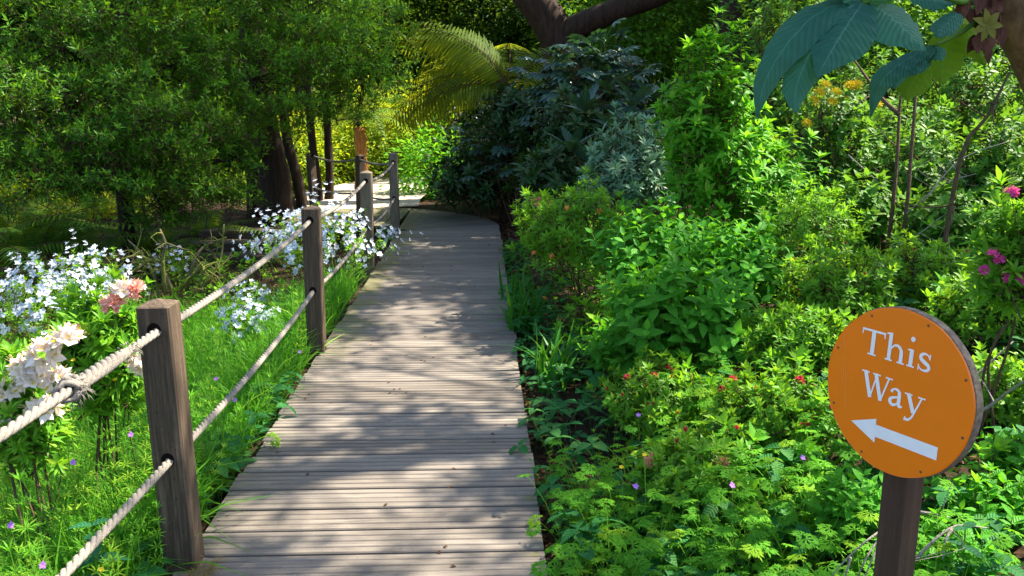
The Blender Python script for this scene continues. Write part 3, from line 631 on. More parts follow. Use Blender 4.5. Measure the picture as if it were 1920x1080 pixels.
def foliage_cloud(g, rng, center, rad, twigs, per, tmpl, spread, shell=.55, up=.5):
    """twig clusters in the outer shell of an ellipsoid; every leaf separate"""
    P, D = dome(rng, twigs, rad, -.85, (shell, 1.), .18); N = twigs * per
    P = np.repeat(P, per, 0); D = np.repeat(D, per, 0); off = rng.normal(size=(N, 3)) * spread * np.array([1, 1, .7]); T = center + P + off
    d = nrm(D * .55 + nrm(off) * .8 + rng.normal(size=(N, 3)) * .35 + [0, 0, -.1]); u = nrm(np.array([0, 0, up + .4]) + D * .4 + rng.normal(size=(N, 3)) * .35)
    tv = np.repeat(rng.uniform(0, .55, twigs), per) + rng.uniform(0, .45, N); k = rng.integers(len(tmpl), size=N); s = rng.uniform(.7, 1.25, N)
    for j in range(len(tmpl)):
        m = k == j; g.scatter(tmpl[j], frames(d[m], u[m]) * s[m][:, None, None], T[m], tv[m])
def spray_cloud(g, rng, center, rad, n, tmpl, shell=.5, up=.45, s=(.55, 1.25)):
    """leafy sprays in the outer shell of a lumpy ellipsoid"""
    m_ = 14; C, CD = dome(rng, m_, rad * .74, -.7, (.8, 1.), .2); own = rng.integers(m_, size=n); Q, D = dome(rng, n, rad * np.array([.46, .46, .22]), -.25, (shell, 1.), .3); i_ = rng.permutation(n); Q, D = Q[i_], D[i_]; P = C[own] + Q; D = nrm(D + CD[own] * .4)
    d = nrm(D * .7 + [0, 0, up * .7] + rng.normal(size=(n, 3)) * .38); x = nrm(np.cross(rng.normal(size=(n, 3)), d)); M = np.stack([x, np.cross(d, x), d], -1) * rng.uniform(*s, n)[:, None, None]
    k = rng.integers(len(tmpl), size=n); v = rng.uniform(-.25, .3, n)
    for j in range(len(tmpl)): m = k == j; g.scatter(tmpl[j], M[m], center + P[m], v[m])
def tree(name, label, trunk, trad, blobs, leafm, tmpl, seed, bark=M_BARK, cat='tree', group=None, per=14, spread=.13, limbs=True, density=1., shell=.55, sprays=None):
    """trunk: list of world points; blobs: (x, y, z, rx, ry, rz)"""
    rng = np.random.default_rng(seed); b = np.array(trunk[0], float); root = empty(name, b, label, cat, group); g = Geo()
    P = curve([np.array(p) - b for p in trunk], 16); rr = np.interp(np.linspace(0, 1, 16), np.linspace(0, 1, len(trad)), trad); rr = rr * (1 + .05 * rng.normal(size=16)); tube(g, P, rr, 10)
    link('trunk', g.mesh('trunk', bark), root)
    f = Geo(); lg = Geo()
    for q in blobs:
        c = np.array(q[:3], float); rad = np.array(q[3:6], float); tw = int(density * 26 * (rad[0] * rad[1] + rad[0] * rad[2] + rad[1] * rad[2]) / 1.)
        if sprays: spray_cloud(f, rng, c - b, rad, int(density * 120 * (rad[0] * rad[1] + rad[0] * rad[2] + rad[1] * rad[2])), sprays, .6)
        else: foliage_cloud(f, rng, c - b, rad, max(8, tw), per, tmpl, spread, shell)
        if limbs:
            A = P[5:]; d = np.linalg.norm(A - (c - b), axis=1); s = A[np.argmin(d + .5 * np.maximum(0, A[:, 2] - (c - b)[2]))]; m = (s + c - b) / 2 + rng.normal(size=3) * .15 + [0, 0, .12]
            L = curve([s, m, c - b], 7); tube(lg, L, np.linspace(min(rr[8] * .5, .05), .012, 7), 6)
            for k in range(9):
                e = c - b + rnd_dir(rng, 1)[0] * rad * .8; q0 = L[rng.integers(3, 7)]; tube(lg, [q0, (q0 + e) / 2 + rng.normal(size=3) * .06, e], [.012, .009, .004], 4, 0, False)
    if lg.n: link('limbs', lg.mesh('limbs', bark), root)
    if f.n: tag(link('crown', f.mesh('crown', leafm), root), kind='stuff')
    return root
SPR = [shoot(np.random.default_rng(290 + i), 3 + i % 3, .08, .024, .24, 11, (20, 75), 2, .3, .3) for i in range(7)]
K_S = [kite(.075, .032), kite(.06, .026), leaf(.08, .03, 2, .3, .2)]
K_M = [kite(.12, .055), kite(.10, .05), leaf(.13, .055, 2, .3, .2)]
K_L = [kite(.22, .10), kite(.18, .09)]
K_XL = [kite(.34, .18), kite(.28, .15)]

# ------------------------------------------------------------------ trees on the left
def blob(px, py, Y, r, rz=None, ry=None): p = at(px, py, Y); return (*p, r, ry or r * .8, rz or r * .75)
def gp(px, Y, dz=-.1): x = at(px, 400, Y)[0]; return (x, Y, float(ground(x, Y)) + dz)
tree('evergreen_tree', 'big dark small-leaved evergreen with forked dark trunk above the white azaleas', [gp(520, 13.6), at(515, 330, 13.6), at(498, 240, 13.5), at(470, 60, 13.3), at(462, -150, 13.2)], [.30, .25, .20, .17, .12],
     [blob(300, 130, 11.2, 1.25), blob(470, 150, 11.6, 1.1), blob(600, 110, 12, 1.0), blob(680, 150, 12.2, .72, .55), blob(560, 20, 11.8, 1.0), blob(430, -30, 11.5, 1.2), blob(640, 200, 12.4, .55, .35), blob(380, 260, 11.4, .85, .5), blob(690, 40, 12.8, .75), blob(500, 220, 12.4, .7, .4)], [M_DARK, M_STEM], K_S, 301, density=1.3, sprays=SPR)
tree('evergreen_tree', 'dark evergreen at the far left whose boughs sweep low over the white azaleas', [gp(238, 10.8), at(236, 400, 10.8), at(225, 250, 10.9), at(215, 60, 10.9), at(200, -150, 11)], [.12, .10, .09, .08, .06],
     [blob(110, 230, 9.8, 1.05), blob(240, 220, 10.1, 1.0), blob(60, 330, 9.6, .75, .5), blob(190, 330, 9.8, .85, .5), blob(320, 340, 10.4, .75, .45), blob(120, 90, 10.2, .95), blob(230, 30, 10.6, 1.0), blob(400, 360, 10.9, .6, .4), blob(20, 170, 9.6, .6), blob(290, 250, 10, .8), blob(60, -40, 10.4, .8), blob(310, 400, 10.8, .5, .3), blob(450, 300, 11.4, .5, .35)], [M_DARK, M_STEM], K_S, 302, density=1.35, sprays=SPR)
for i, (x0, x1, Y, r, lab) in enumerate([(478, 470, 13.9, .14, 'dark trunk close beside the forked evergreen, on its left'), (572, 535, 14.2, .10, 'slender dark leaning trunk just right of the forked evergreen'), (600, 583, 14.8, .075, 'thin straight dark trunk, middle one behind the white azalea'), (616, 614, 15.0, .085, 'thin dark trunk beside the farthest rope posts')]):
    tree('slender_tree', lab, [gp(x0, Y), at((x0 + x1) / 2 + 3, 330, Y), at(x1, 240, Y), at(x1 - 10, 60, Y), at(x1 - 6, -120, Y)], [r, r * .9, r * .8, r * .7, r * .5], [blob(x1, 0, Y + .3, .9), blob(x1 + 40, -130, Y + .5, 1.1)], M_DARK, K_M, 310 + i, group='slender trunks behind the white azalea', per=14, spread=.2, density=.7)
a0 = np.array(at(500, 298, 13.6)); g = Geo(); tube(g, curve([a0, at(470, 285, 13.2), at(440, 262, 12.9), at(415, 230, 12.6)], 10) - a0, np.linspace(.085, .035, 10), 8)
o = link('limb', g.mesh('limb', M_BARK), bpy.data.objects['evergreen_tree']); o.location = Vector(a0.tolist()) - bpy.data.objects['evergreen_tree'].location

# ------------------------------------------------------------------ trees and shrubs at the back
def frond(rng, Ln=2.0, np_=30, arch=.55, wid=.42, rows=9, tmplw=.03, droop=.5):
    """fern frond from the origin along +y, arching"""
    g = Geo(); t = np.linspace(0, 1, 16); P = np.stack([.04 * np.sin(t * 4), Ln * t * (1 - .1 * t), Ln * (arch * t - (arch + droop) * t * t)], -1); tube(g, P, np.linspace(.014, .003, 16) * Ln / 2, 4, 1)
    T = nrm(np.gradient(P, axis=0)); kt = kite(1, .45, .1, .1); MM, TT, VV = [], [], []
    for i in range(np_):
        u = .10 + .9 * (i + .5) / np_; p = np.array([np.interp(u, t, P[:, k]) for k in range(3)]); tg = nrm(np.array([np.interp(u, t, T[:, k]) for k in range(3)])); ln = wid * (math.sin(math.pi * min(1, u * .85 + .12)) ** .7) * rng.uniform(.92, 1.08); nz = np.cross([1, 0, 0], tg); nz = nz if nz[2] > 0 else -nz
        for s in (-1, 1):
            d = nrm(np.array([s, 0, 0]) + tg * .30 - nz * (.12 + .1 * rng.uniform())); w_ = Ln * .9 / np_ * .74
            g.scatter(leaf(ln, w_, rows, .25, .22 + .1 * rng.uniform(), .7), frames(d[None], nz[None]), p[None], np.array([rng.uniform(0, 1)]))
    return g
FR_BIG = make(3, lambda r: frond(r, 2.1, 32, .35, .58, 5, droop=.5), [M_FERN, M_STEM], 400, 'frond')
FR_MID = make(3, lambda r: frond(r, 1.0, 26, .75, .20, 3), [M_GFERN, M_STEM], 410, 'frond')
def fern(name, label, px, py, Y, meshes, n, seed, trunk=None, bark=M_BARK, el=(10, 55), scl=1., az=None, cat='fern', group=None, face=0.):
    rng = np.random.default_rng(seed); c = at(px, py, Y); gz = float(ground(c[0], c[1])); b = np.array([c[0], c[1], gz]); root = empty(name, b, label, cat, group)
    if trunk: 
        g = Geo(); hh = c[2] - gz; z = np.linspace(-.1, hh, 14); tube(g, np.stack([.04 * np.sin(z * 2), 0 * z, z], -1), np.linspace(trunk, trunk * .8, 14) * (1 + .12 * rng.normal(size=14)), 12); link('trunk', g.mesh('trunk', bark), root)
    for i in range(n):
        a = (az[i] if az else i * 2 * math.pi / n + rng.uniform(-.25, .25)); e = R(rng.uniform(*el)); d = np.array([math.sin(a) * math.cos(e), math.cos(a) * math.cos(e), math.sin(e)])
        link('frond', meshes[rng.integers(len(meshes))], root, rel(frames(d[None], np.array([[0, -face, 1.]]))[0], c - b, scl * rng.uniform(.85, 1.15)))
    return root
fern('tree_fern', 'large tree fern with backlit yellow arching fronds above the end of the boardwalk', 952, 165, 12.9, FR_BIG, 16, 420, .16, el=(-8, 55), face=1.0, scl=.88, az=[-1.57, -1.3, -1.85, -1.05, -2.1, -1.5, -.8, -1.2, -.4, 0, .5, 1.3, -1.65, -1.7, -1.4, -2.0])
fern('tree_fern', 'small palm-like fern with fibrous orange trunk behind the rope posts', 672, 238, 16.5, FR_MID, 14, 421, .14, M_BARKO, el=(5, 65), scl=1.3)
for i, (px, py, Y, lab, s) in enumerate([(25, 480, 9.2, 'backlit fern clump at the far left edge beneath the evergreen', 1.05), (95, 455, 9.6, 'fern with golden backlit fronds left of the white azalea', 1.0), (170, 470, 10.2, 'fern clump behind the top of the left white azalea', .9), (300, 455, 11.5, 'shaded fern behind the mossy dead branches', 1.0), (395, 430, 13, 'shaded fern beside the wooden steps', 1.0), (30, 420, 11.5, 'golden fern farther back at the far left', 1.1), (120, 420, 12.5, 'fern in the gloom under the left evergreen', 1.1)]):
    fern('fern', lab, px, py + 40, Y, FR_MID, 11, 430 + i, el=(25, 70), scl=s)

def fatsia_leaf(rng, r=.17, n=8, tip=1.):
    g = Geo()
    for i in range(n):
        a = R(-125 + 250 * i / (n - 1)); L = r * (1 - .25 * abs(a) / 2.2); d = np.array([math.sin(a), math.cos(a), -.1]); g.scatter(leaf(L, L * .42, 4, .15, .25, .95), frames(nrm(d)[None], np.array([[0, 0, 1.]])), np.array([[0, 0, .0006 * i]]), np.array([rng.uniform(.3, .7)]))
    tube(g, [(0, -.22, -.12), (0, -.1, -.03), (0, 0, 0)], [.004, .003, .003], 4, 1); return g
FATS = make(3, lambda r: fatsia_leaf(r), [M_BLUE, M_GSTEM], 440, 'leaf')
RHODO = make(3, lambda r: leaf(.34, .10, 7, .22, .18, .95), [M_BLUE], 450, 'leaf')
def leaf_shrub(name, label, px, py, Y, rpx, rpy, meshes, n, seed, scl=1., up=.9, cat='shrub'):
    rng = np.random.default_rng(seed); c = at(px, py, Y); m = mpp(Y, c[2]); rad = np.array([rpx * m, rpx * m * .8, rpy * m]); b = np.array([c[0], c[1], float(ground(c[0], c[1]))]); root = empty(name, b, label, cat)
    P, D = dome(rng, n, rad, -.4, (.6, 1.), .2); W = c + P
    for i in range(n):
        d = nrm(D[i] * [1, 1, .3] + [0, 0, rng.uniform(-.25, .15)] + rng.normal(size=3) * .2); u = nrm(np.array([0, 0, up]) + D[i] * .45 + rng.normal(size=3) * .15)
        link('leaf', meshes[rng.integers(len(meshes))], root, rel(frames(d[None], u[None])[0], W[i] - b, scl * rng.uniform(.7, 1.2)))
    link('branchwork', branch_mesh(rng, np.zeros(3), W - b, 6, .02), root); return root
leaf_shrub('fatsia_shrub', 'dark glossy shrub with hand-shaped leaves catching sun glints, beside the tree fern', 1105, 175, 11.2, 120, 105, FATS, 190, 460, 1.05)
leaf_shrub('fatsia_shrub', 'low dark hand-leaved shrub in deep shade over the boardwalk bend', 985, 290, 12.3, 130, 95, FATS, 150, 461, .95)
def rhodo():
    rng = np.random.default_rng(470); c = at(1170, 250, 8.9); b = np.array([c[0], c[1], float(ground(c[0], c[1]))]); root = empty('rhododendron', b, 'rhododendron with whorls of long upright blue-green leaves beside the silvery shrub', 'shrub'); tips = []
    for (px, py, dY) in [(1150, 250, 0), (1190, 205, .3), (1235, 200, .5), (1095, 215, .5), (1110, 320, .1), (1180, 310, -.1), (1275, 190, .6), (1075, 290, .2), (1140, 175, .7), (1230, 270, .2)]:
        p = at(px, py - 5, 8.3 + dY); tips.append(p - b); ph = rng.uniform(0, 6)
        for i in range(9):
            a = ph + i * 2.4; e = R(rng.uniform(15, 62)); d = np.array([math.cos(a) * math.cos(e), math.sin(a) * math.cos(e), math.sin(e)]); link('leaf', RHODO[i % 3], root, rel(frames(d[None], np.array([[-d[0], -d[1], 1.5]]))[0], p - b, rng.uniform(.9, 1.25)))
    link('branchwork', branch_mesh(rng, np.zeros(3), np.array(tips), 7, .022), root)
rhodo()

# ------------------------------------------------------------------ background bushes and trunks
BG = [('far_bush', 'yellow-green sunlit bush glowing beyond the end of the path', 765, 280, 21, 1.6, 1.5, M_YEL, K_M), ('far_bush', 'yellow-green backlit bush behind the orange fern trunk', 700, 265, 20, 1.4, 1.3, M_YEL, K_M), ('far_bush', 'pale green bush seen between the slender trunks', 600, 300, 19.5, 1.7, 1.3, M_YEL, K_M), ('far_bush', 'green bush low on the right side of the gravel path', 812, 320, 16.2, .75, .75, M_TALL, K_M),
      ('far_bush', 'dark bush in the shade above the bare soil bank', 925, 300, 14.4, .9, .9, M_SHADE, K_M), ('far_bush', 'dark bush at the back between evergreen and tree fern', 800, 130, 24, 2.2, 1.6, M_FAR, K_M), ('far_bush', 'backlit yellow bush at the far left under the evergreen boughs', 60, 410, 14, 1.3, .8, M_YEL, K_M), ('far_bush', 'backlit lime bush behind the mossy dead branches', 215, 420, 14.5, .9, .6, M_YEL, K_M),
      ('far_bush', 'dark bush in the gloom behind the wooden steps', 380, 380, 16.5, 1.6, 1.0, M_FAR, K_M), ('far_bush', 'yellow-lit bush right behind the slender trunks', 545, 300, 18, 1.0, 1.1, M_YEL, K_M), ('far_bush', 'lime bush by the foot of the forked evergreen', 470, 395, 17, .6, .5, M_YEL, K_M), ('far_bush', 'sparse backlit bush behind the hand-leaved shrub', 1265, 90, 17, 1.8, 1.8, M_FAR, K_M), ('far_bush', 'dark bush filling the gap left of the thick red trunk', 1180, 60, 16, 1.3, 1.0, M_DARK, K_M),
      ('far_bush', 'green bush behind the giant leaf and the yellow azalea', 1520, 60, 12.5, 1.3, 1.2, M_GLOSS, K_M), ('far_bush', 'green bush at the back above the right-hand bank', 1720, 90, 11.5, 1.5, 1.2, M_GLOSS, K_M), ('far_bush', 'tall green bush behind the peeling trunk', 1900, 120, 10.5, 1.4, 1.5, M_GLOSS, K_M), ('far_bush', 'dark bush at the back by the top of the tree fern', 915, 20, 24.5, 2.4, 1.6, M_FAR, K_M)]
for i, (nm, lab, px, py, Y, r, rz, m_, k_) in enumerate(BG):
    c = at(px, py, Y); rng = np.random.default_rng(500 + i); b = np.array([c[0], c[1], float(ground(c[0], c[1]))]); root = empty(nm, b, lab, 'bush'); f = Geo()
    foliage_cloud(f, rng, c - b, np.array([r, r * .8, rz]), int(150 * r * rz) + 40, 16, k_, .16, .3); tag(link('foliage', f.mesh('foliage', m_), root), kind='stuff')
    tips = dome(rng, 10, np.array([r, r * .8, rz]) * .7)[0] + c - b; link('branchwork', branch_mesh(rng, np.zeros(3), tips, 6, .03, M_BARK), root)
tree('leaning_tree', 'massive dark tree whose trunk leans in above the tree fern', [at(1075, 330, 15.5), at(1058, 120, 15.5), at(1030, 40, 15.5), at(985, -25, 15.5), at(930, -160, 15.8), (-.8, 16.2, 8.5), (-.4, 16.4, 12.2)], [.42, .36, .33, .30, .26, .2, .08], [(-.8, 16, 12.5, 2.4, 2, 1.6), (1.2, 17, 12.8, 2.2, 2, 1.6)], M_FAR, K_L, 540, M_BARKR, per=16, spread=.35, density=.5)
g = Geo(); a0 = at(1050, 70, 15.5); tube(g, curve([a0, at(1105, 40, 15.2), at(1170, 14, 15), at(1240, -8, 14.8), at(1330, -60, 14.6)], 14) - a0, np.linspace(.24, .12, 14), 10)
o = link('limb', g.mesh('limb', M_BARKR), bpy.data.objects['leaning_tree']); o.location = Vector(a0.tolist()) - bpy.data.objects['leaning_tree'].location
tree('thick_trunked_tree', 'thick reddish-brown tree trunk at the back behind the tall green shrub', [gp(1390, 13.5, -.2), at(1392, 150, 13.5), at(1396, 0, 13.5), (3.75, 13.6, 7), (3.7, 13.7, 12)], [.42, .38, .36, .28, .08], [(3.7, 13.8, 12.5, 2.0, 1.8, 1.5), (4.8, 13.5, 12, 1.8, 1.8, 1.5)], M_FAR, K_L, 541, M_BARKR, per=16, spread=.35, density=.5)
def woodland():
    rng = np.random.default_rng(560); f = Geo()
    for i in range(110):
        a = R(-78 + 156 * (i + .5) / 110 + rng.uniform(-1, 1)); D = rng.uniform(27, 34); c = np.array([math.sin(a) * D, math.cos(a) * D, (i * .618 % 1) * 7 - .3]); foliage_cloud(f, rng, c, np.array([2.6, 2.2, 2.4]), 170, 9, K_XL, .42, .2)
    tag(link('woodland', f.mesh('woodland', M_FAR)), 'dense dim woodland closing the view behind the garden', 'woodland', kind='stuff')
woodland()
def back_trees():
    rng = np.random.default_rng(570); fm = []
    for k in range(2):
        f = Geo(); foliage_cloud(f, rng, np.array([0, 0, 4.2]), np.array([2.3, 2.0, 2.9]), 560, 16, K_L, .30, .25); fm.append(f.mesh('crown', M_FAR))
    tg = Geo(); tube(tg, curve([(0, 0, -.3), (.1, 0, 2), (-.1, .1, 4), (0, 0, 6)], 10), np.linspace(.2, .06, 10), 9); tm = tg.mesh('trunk', M_BARK)
    L = [(-60, 17, 'behind the far left ferns'), (150, 18, 'behind the low boughs of the left evergreen'), (330, 19, 'in the gloom behind the wooden steps'), (470, 21.5, 'behind the forked evergreen'), (610, 24, 'behind the slender trunks'), (760, 25.5, 'beyond the glowing bush at the end of the path'), (880, 26.5, 'behind the tree fern, on its left'), (1010, 25.5, 'behind the massive leaning trunk'), (1150, 22, 'behind the horizontal limb'), (1290, 20.5, 'left of the thick reddish trunk'), (1450, 19, 'right of the thick reddish trunk'), (1620, 18, 'above the yellow azalea'), (1800, 17, 'left of the peeling trunk at the back'), (1980, 15.5, 'behind the peeling trunk')]
    for i, (px, Y, w_) in enumerate(L):
        x, y, z = gp(px, Y, 0); r = empty('background_tree', (x, y, z), 'dim leafy tree ' + w_, 'tree', 'background trees'); r.rotation_euler = (0, 0, rng.uniform(0, 6)); s_ = rng.uniform(.85, 1.15); r.scale = (s_, s_, s_ * .9)
        tag(link('crown', fm[i % 2], r), kind='stuff'); link('trunk', tm, r)
back_trees()

# ------------------------------------------------------------------ shrubs on the right-hand bank
AZ = 'azalea bushes on the bank'
shrub('azalea_bush', 'bright green azalea with orange buds leaning to the boardwalk edge', 1085, 440, 6.6, 118, 105, SH_AZB, 190, 600, flowers=[('flower_bud', BUD_O, [(1063, 397), (1062, 457), (997, 478), (1033, 487), (1026, 560), (1120, 400)], 1.15, 0)], scl=1.1)
shrub('azalea_bush', 'small azalea with coral-pink flowers at the shaded end of the bank', 1010, 402, 7.7, 48, 38, SH_AZ, 50, 601, flowers=[('flower_truss', TR_CORAL, [(1007, 380), (1027, 387), (1003, 400), (1018, 396)], 1.2, 0)], scl=1.2)
shrub('silver_shrub', 'silvery blue-green long-leaved shrub above the orange-budded azalea', 1185, 320, 7.6, 92, 100, SH_SILV, 150, 602, scl=1.05)
shrub('tall_green_shrub', 'tallest bright green shrub, a leafy spire right of the silvery shrub', 1325, 270, 6.3, 100, 215, SH_TALL, 210, 603, scl=1.05, up=.8)
shrub('tall_green_shrub', 'bright green leafy shrub below the tip of the giant leaf', 1420, 370, 6.6, 105, 150, SH_TALL, 170, 604, scl=1., up=.7)
shrub('dogwood_bush', 'broad-leaved ribbed dogwood bush at the middle of the bank', 1275, 575, 4.7, 140, 110, SH_DOG, 130, 605, scl=.95, up=.8)
shrub('dogwood_bush', 'broad-leaved dogwood bush just above the middle one, below the silvery shrub', 1225, 455, 5.7, 120, 85, SH_DOG, 110, 606, scl=.95, up=.8)
shrub('dogwood_bush', 'broad-leaved dogwood bush between the tall green shrub and the azalea mound', 1385, 480, 5.4, 95, 85, SH_DOG, 80, 607, scl=.9, up=.8)
shrub('dogwood_bush', 'low broad-leaved dogwood sprouting over the bare soil patch', 1165, 640, 4.9, 90, 45, SH_DOG, 50, 608, scl=.85, up=.9)
RB = lambda n: ('flower_bud', BUD_R, n, 1.1, .2); RT = lambda n: ('flower_truss', TR_RED, n, .65, .2)
shrub('azalea_bush', 'small-leaved azalea above the bare soil, a few red buds in it', 1240, 745, 4.15, 115, 80, SH_AZ, 170, 610, flowers=[RB(10), RT(3)])
shrub('azalea_bush', 'small-leaved azalea with dark red flowers against the orange sign', 1435, 780, 3.55, 115, 85, SH_AZ, 180, 611, flowers=[RB(10), RT(9)])
shrub('azalea_bush', 'low azalea with pinkish spent flowers below the red-flowered one', 1300, 880, 3.25, 105, 65, SH_AZ, 140, 612, flowers=[RB(6), ('flower_truss', TR_CORAL, 3, .7, .2)])
shrub('azalea_bush', 'yellow-green azalea mound directly above the sign', 1575, 540, 4.9, 110, 80, SH_AZ, 180, 613, flowers=[RB(6)])
shrub('azalea_bush', 'pale green azalea mound left of the sign top', 1480, 640, 4.4, 100, 70, SH_AZB, 150, 614, scl=.8)
shrub('azalea_bush', 'dense green azalea mound behind the sign, beneath the two bare stems', 1725, 520, 5.1, 120, 75, SH_AZ, 180, 615, flowers=[RB(5)])
shrub('azalea_bush', 'green azalea mound at the right edge behind the sign', 1870, 590, 4.4, 100, 90, SH_AZ, 160, 616, flowers=[RB(4)])
shrub('azalea_bush', 'shaded azalea mound showing right of the sign rim', 1880, 740, 3.5, 100, 80, SH_AZ, 130, 617)
shrub('azalea_bush', 'green azalea mound half hidden behind the sign disc', 1660, 660, 4.2, 110, 75, SH_AZ, 120, 618)
shrub('azalea_bush', 'pale azalea mound on the bank right of the tall shrubs', 1515, 430, 5.7, 100, 85, SH_AZB, 150, 619, scl=.8)
GL = 'glossy shrubs high on the bank'
for i, (px, py, Y, rx, ry, n, lab) in enumerate([(1560, 310, 7.4, 115, 95, 120, 'glossy small-leaved shrub under the yellow azalea'), (1720, 320, 6.8, 115, 110, 130, 'glossy shrub behind the two bare upright stems'), (1870, 330, 6.0, 100, 110, 120, 'glossy shrub below the peeling trunk'), (1650, 190, 8.8, 120, 100, 110, 'glossy shrub behind the drooping giant leaves'), (1475, 190, 8.6, 90, 120, 100, 'glossy shrub behind the left tip of the giant leaf'), (1810, 190, 8.2, 120, 105, 110, 'glossy shrub left of the peeling trunk'), (1490, 60, 10, 100, 110, 90, 'glossy shrub beside the thick reddish trunk'), (1615, 400, 6.3, 85, 80, 90, 'glossy shrub left of the foot of the two bare stems'), (1790, 415, 5.7, 100, 70, 100, 'glossy shrub between the bare stems and the magenta azalea'), (1680, 255, 7.7, 90, 70, 80, 'glossy shrub below the drooping smaller giant leaf')]):
    shrub('glossy_shrub', lab, px, py, Y, rx, ry, SH_GLOSS, n, 620 + i, group=GL, scl=1.25)
shrub('yellow_azalea', 'azalea with spiky yellow-orange flowers beneath the giant leaf', 1565, 215, 7.2, 75, 60, SH_GLOSS, 60, 630, flowers=[('flower_truss', TR_YEL, [(1525, 190), (1513, 233), (1547, 160), (1593, 163), (1567, 173), (1560, 192), (1607, 160), (1645, 197), (1535, 175), (1580, 180), (1617, 66), (1450, 260), (1420, 283)], .72, 0)])
shrub('magenta_azalea', 'azalea with broad bright leaves and magenta flowers at the right edge', 1905, 470, 3.3, 75, 120, SH_PINK, 110, 631, flowers=[('flower_truss', TR_MAG, [(1897, 362), (1860, 478), (1845, 507), (1885, 520), (1915, 525), (1872, 488)], .72, 0)], scl=.8, nmain=3, zmin=-.95)
for i, (px, py, Y, rx, ry, n, lab) in enumerate([(1850, 940, 2.75, 95, 55, 45, 'low broad-leaved plant right of the sign post by the grey stone'), (1790, 1030, 2.4, 90, 50, 30, 'low broad-leaved plant at the foot of the sign post, on its right'), (1600, 930, 2.7, 70, 55, 35, 'low broad-leaved plant at the foot of the sign post, on its left'), (1900, 850, 3.0, 60, 50, 30, 'low broad-leaved plant under the shaded azalea mound')]):
    shrub('broad_leaved_plant', lab, px, py, Y, rx, ry, SH_DOG, n, 640 + i, cat='plant', group='broad-leaved plants round the sign post', scl=.62, up=1.0)
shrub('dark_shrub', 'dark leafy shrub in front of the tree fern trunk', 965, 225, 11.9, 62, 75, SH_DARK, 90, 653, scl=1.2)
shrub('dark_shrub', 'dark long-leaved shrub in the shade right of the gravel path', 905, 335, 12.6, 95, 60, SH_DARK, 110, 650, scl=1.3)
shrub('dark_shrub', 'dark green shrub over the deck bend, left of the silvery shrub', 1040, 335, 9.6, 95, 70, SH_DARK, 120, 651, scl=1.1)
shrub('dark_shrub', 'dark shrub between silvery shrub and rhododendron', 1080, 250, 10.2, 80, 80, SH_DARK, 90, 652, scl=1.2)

# ------------------------------------------------------------------ flowering shrubs on the left
shrub('pink_azalea', 'leafy green azalea with salmon-pink flower heads beside the nearest post', 190, 660, 3.35, 90, 125, SH_PINK, 210, 660, zmin=-.92, flowers=[('flower_truss', TR_ROSE, [(255, 545), (213, 572), (145, 628)], .85, 0), ('flower_truss', TR_PINK, [(265, 682), (232, 548)], .75, 0)], scl=.8)
shrub('pink_azalea', 'cream and pink azalea in full flower at the lower left edge', 45, 765, 3.0, 80, 120, SH_PINK, 160, 661, zmin=-.92, flowers=[('flower_truss', TR_PINK, [(88, 665), (45, 695), (15, 735), (108, 715), (82, 772), (10, 800), (125, 640), (60, 715)], 1.0, 0)], scl=.7)
WH = [('white_azalea', 'white azalea bush covered in blossom at the far left', 75, 585, 6.4, 110, 85, 120, 160), ('white_azalea', 'white azalea bush in blossom rising behind the pink flower heads', 165, 530, 7.2, 75, 65, 80, 75), ('white_azalea', 'large white azalea in blossom between the second and third posts', 600, 465, 8.2, 122, 80, 150, 190), ('white_azalea', 'low white azalea by the grass seen between the two ropes', 465, 610, 6.4, 50, 45, 45, 40), ('white_azalea', 'few white blossoms on a sprawling azalea by the mossy dead branches', 325, 500, 8.9, 34, 45, 26, 16), ('white_azalea', 'small white azalea spray at the foot of the corner post', 722, 440, 10.6, 18, 16, 14, 12), ('white_azalea', 'white azalea spray trailing behind the upper rope near the second post', 470, 555, 7.6, 40, 25, 26, 20)]
for i, (nm, lab, px, py, Y, rx, ry, n, nf) in enumerate(WH):
    root, c, rad = shrub(nm, lab, px, py, Y, rx, ry, SH_WAZ, n, 670 + i, group='white azaleas on the left', scl=1.1)
    rng = np.random.default_rng(690 + i); b = np.array(root.location); P, D = dome(rng, int(nf * 4.2), rad * 1.05, -.5, (.65, 1.), .4); k = 0
    for p, d in zip(P, D):
        if d[1] > .5 or k >= nf * 2.5: continue
        dd = nrm(d + [0, -.35, .35] + rng.normal(size=3) * .3); link('flower', FL_WHITE[rng.integers(4)], root, rel(orient(dd, rng.uniform(0, 6)), c + p - b, rng.uniform(.45, .8))); k += 1

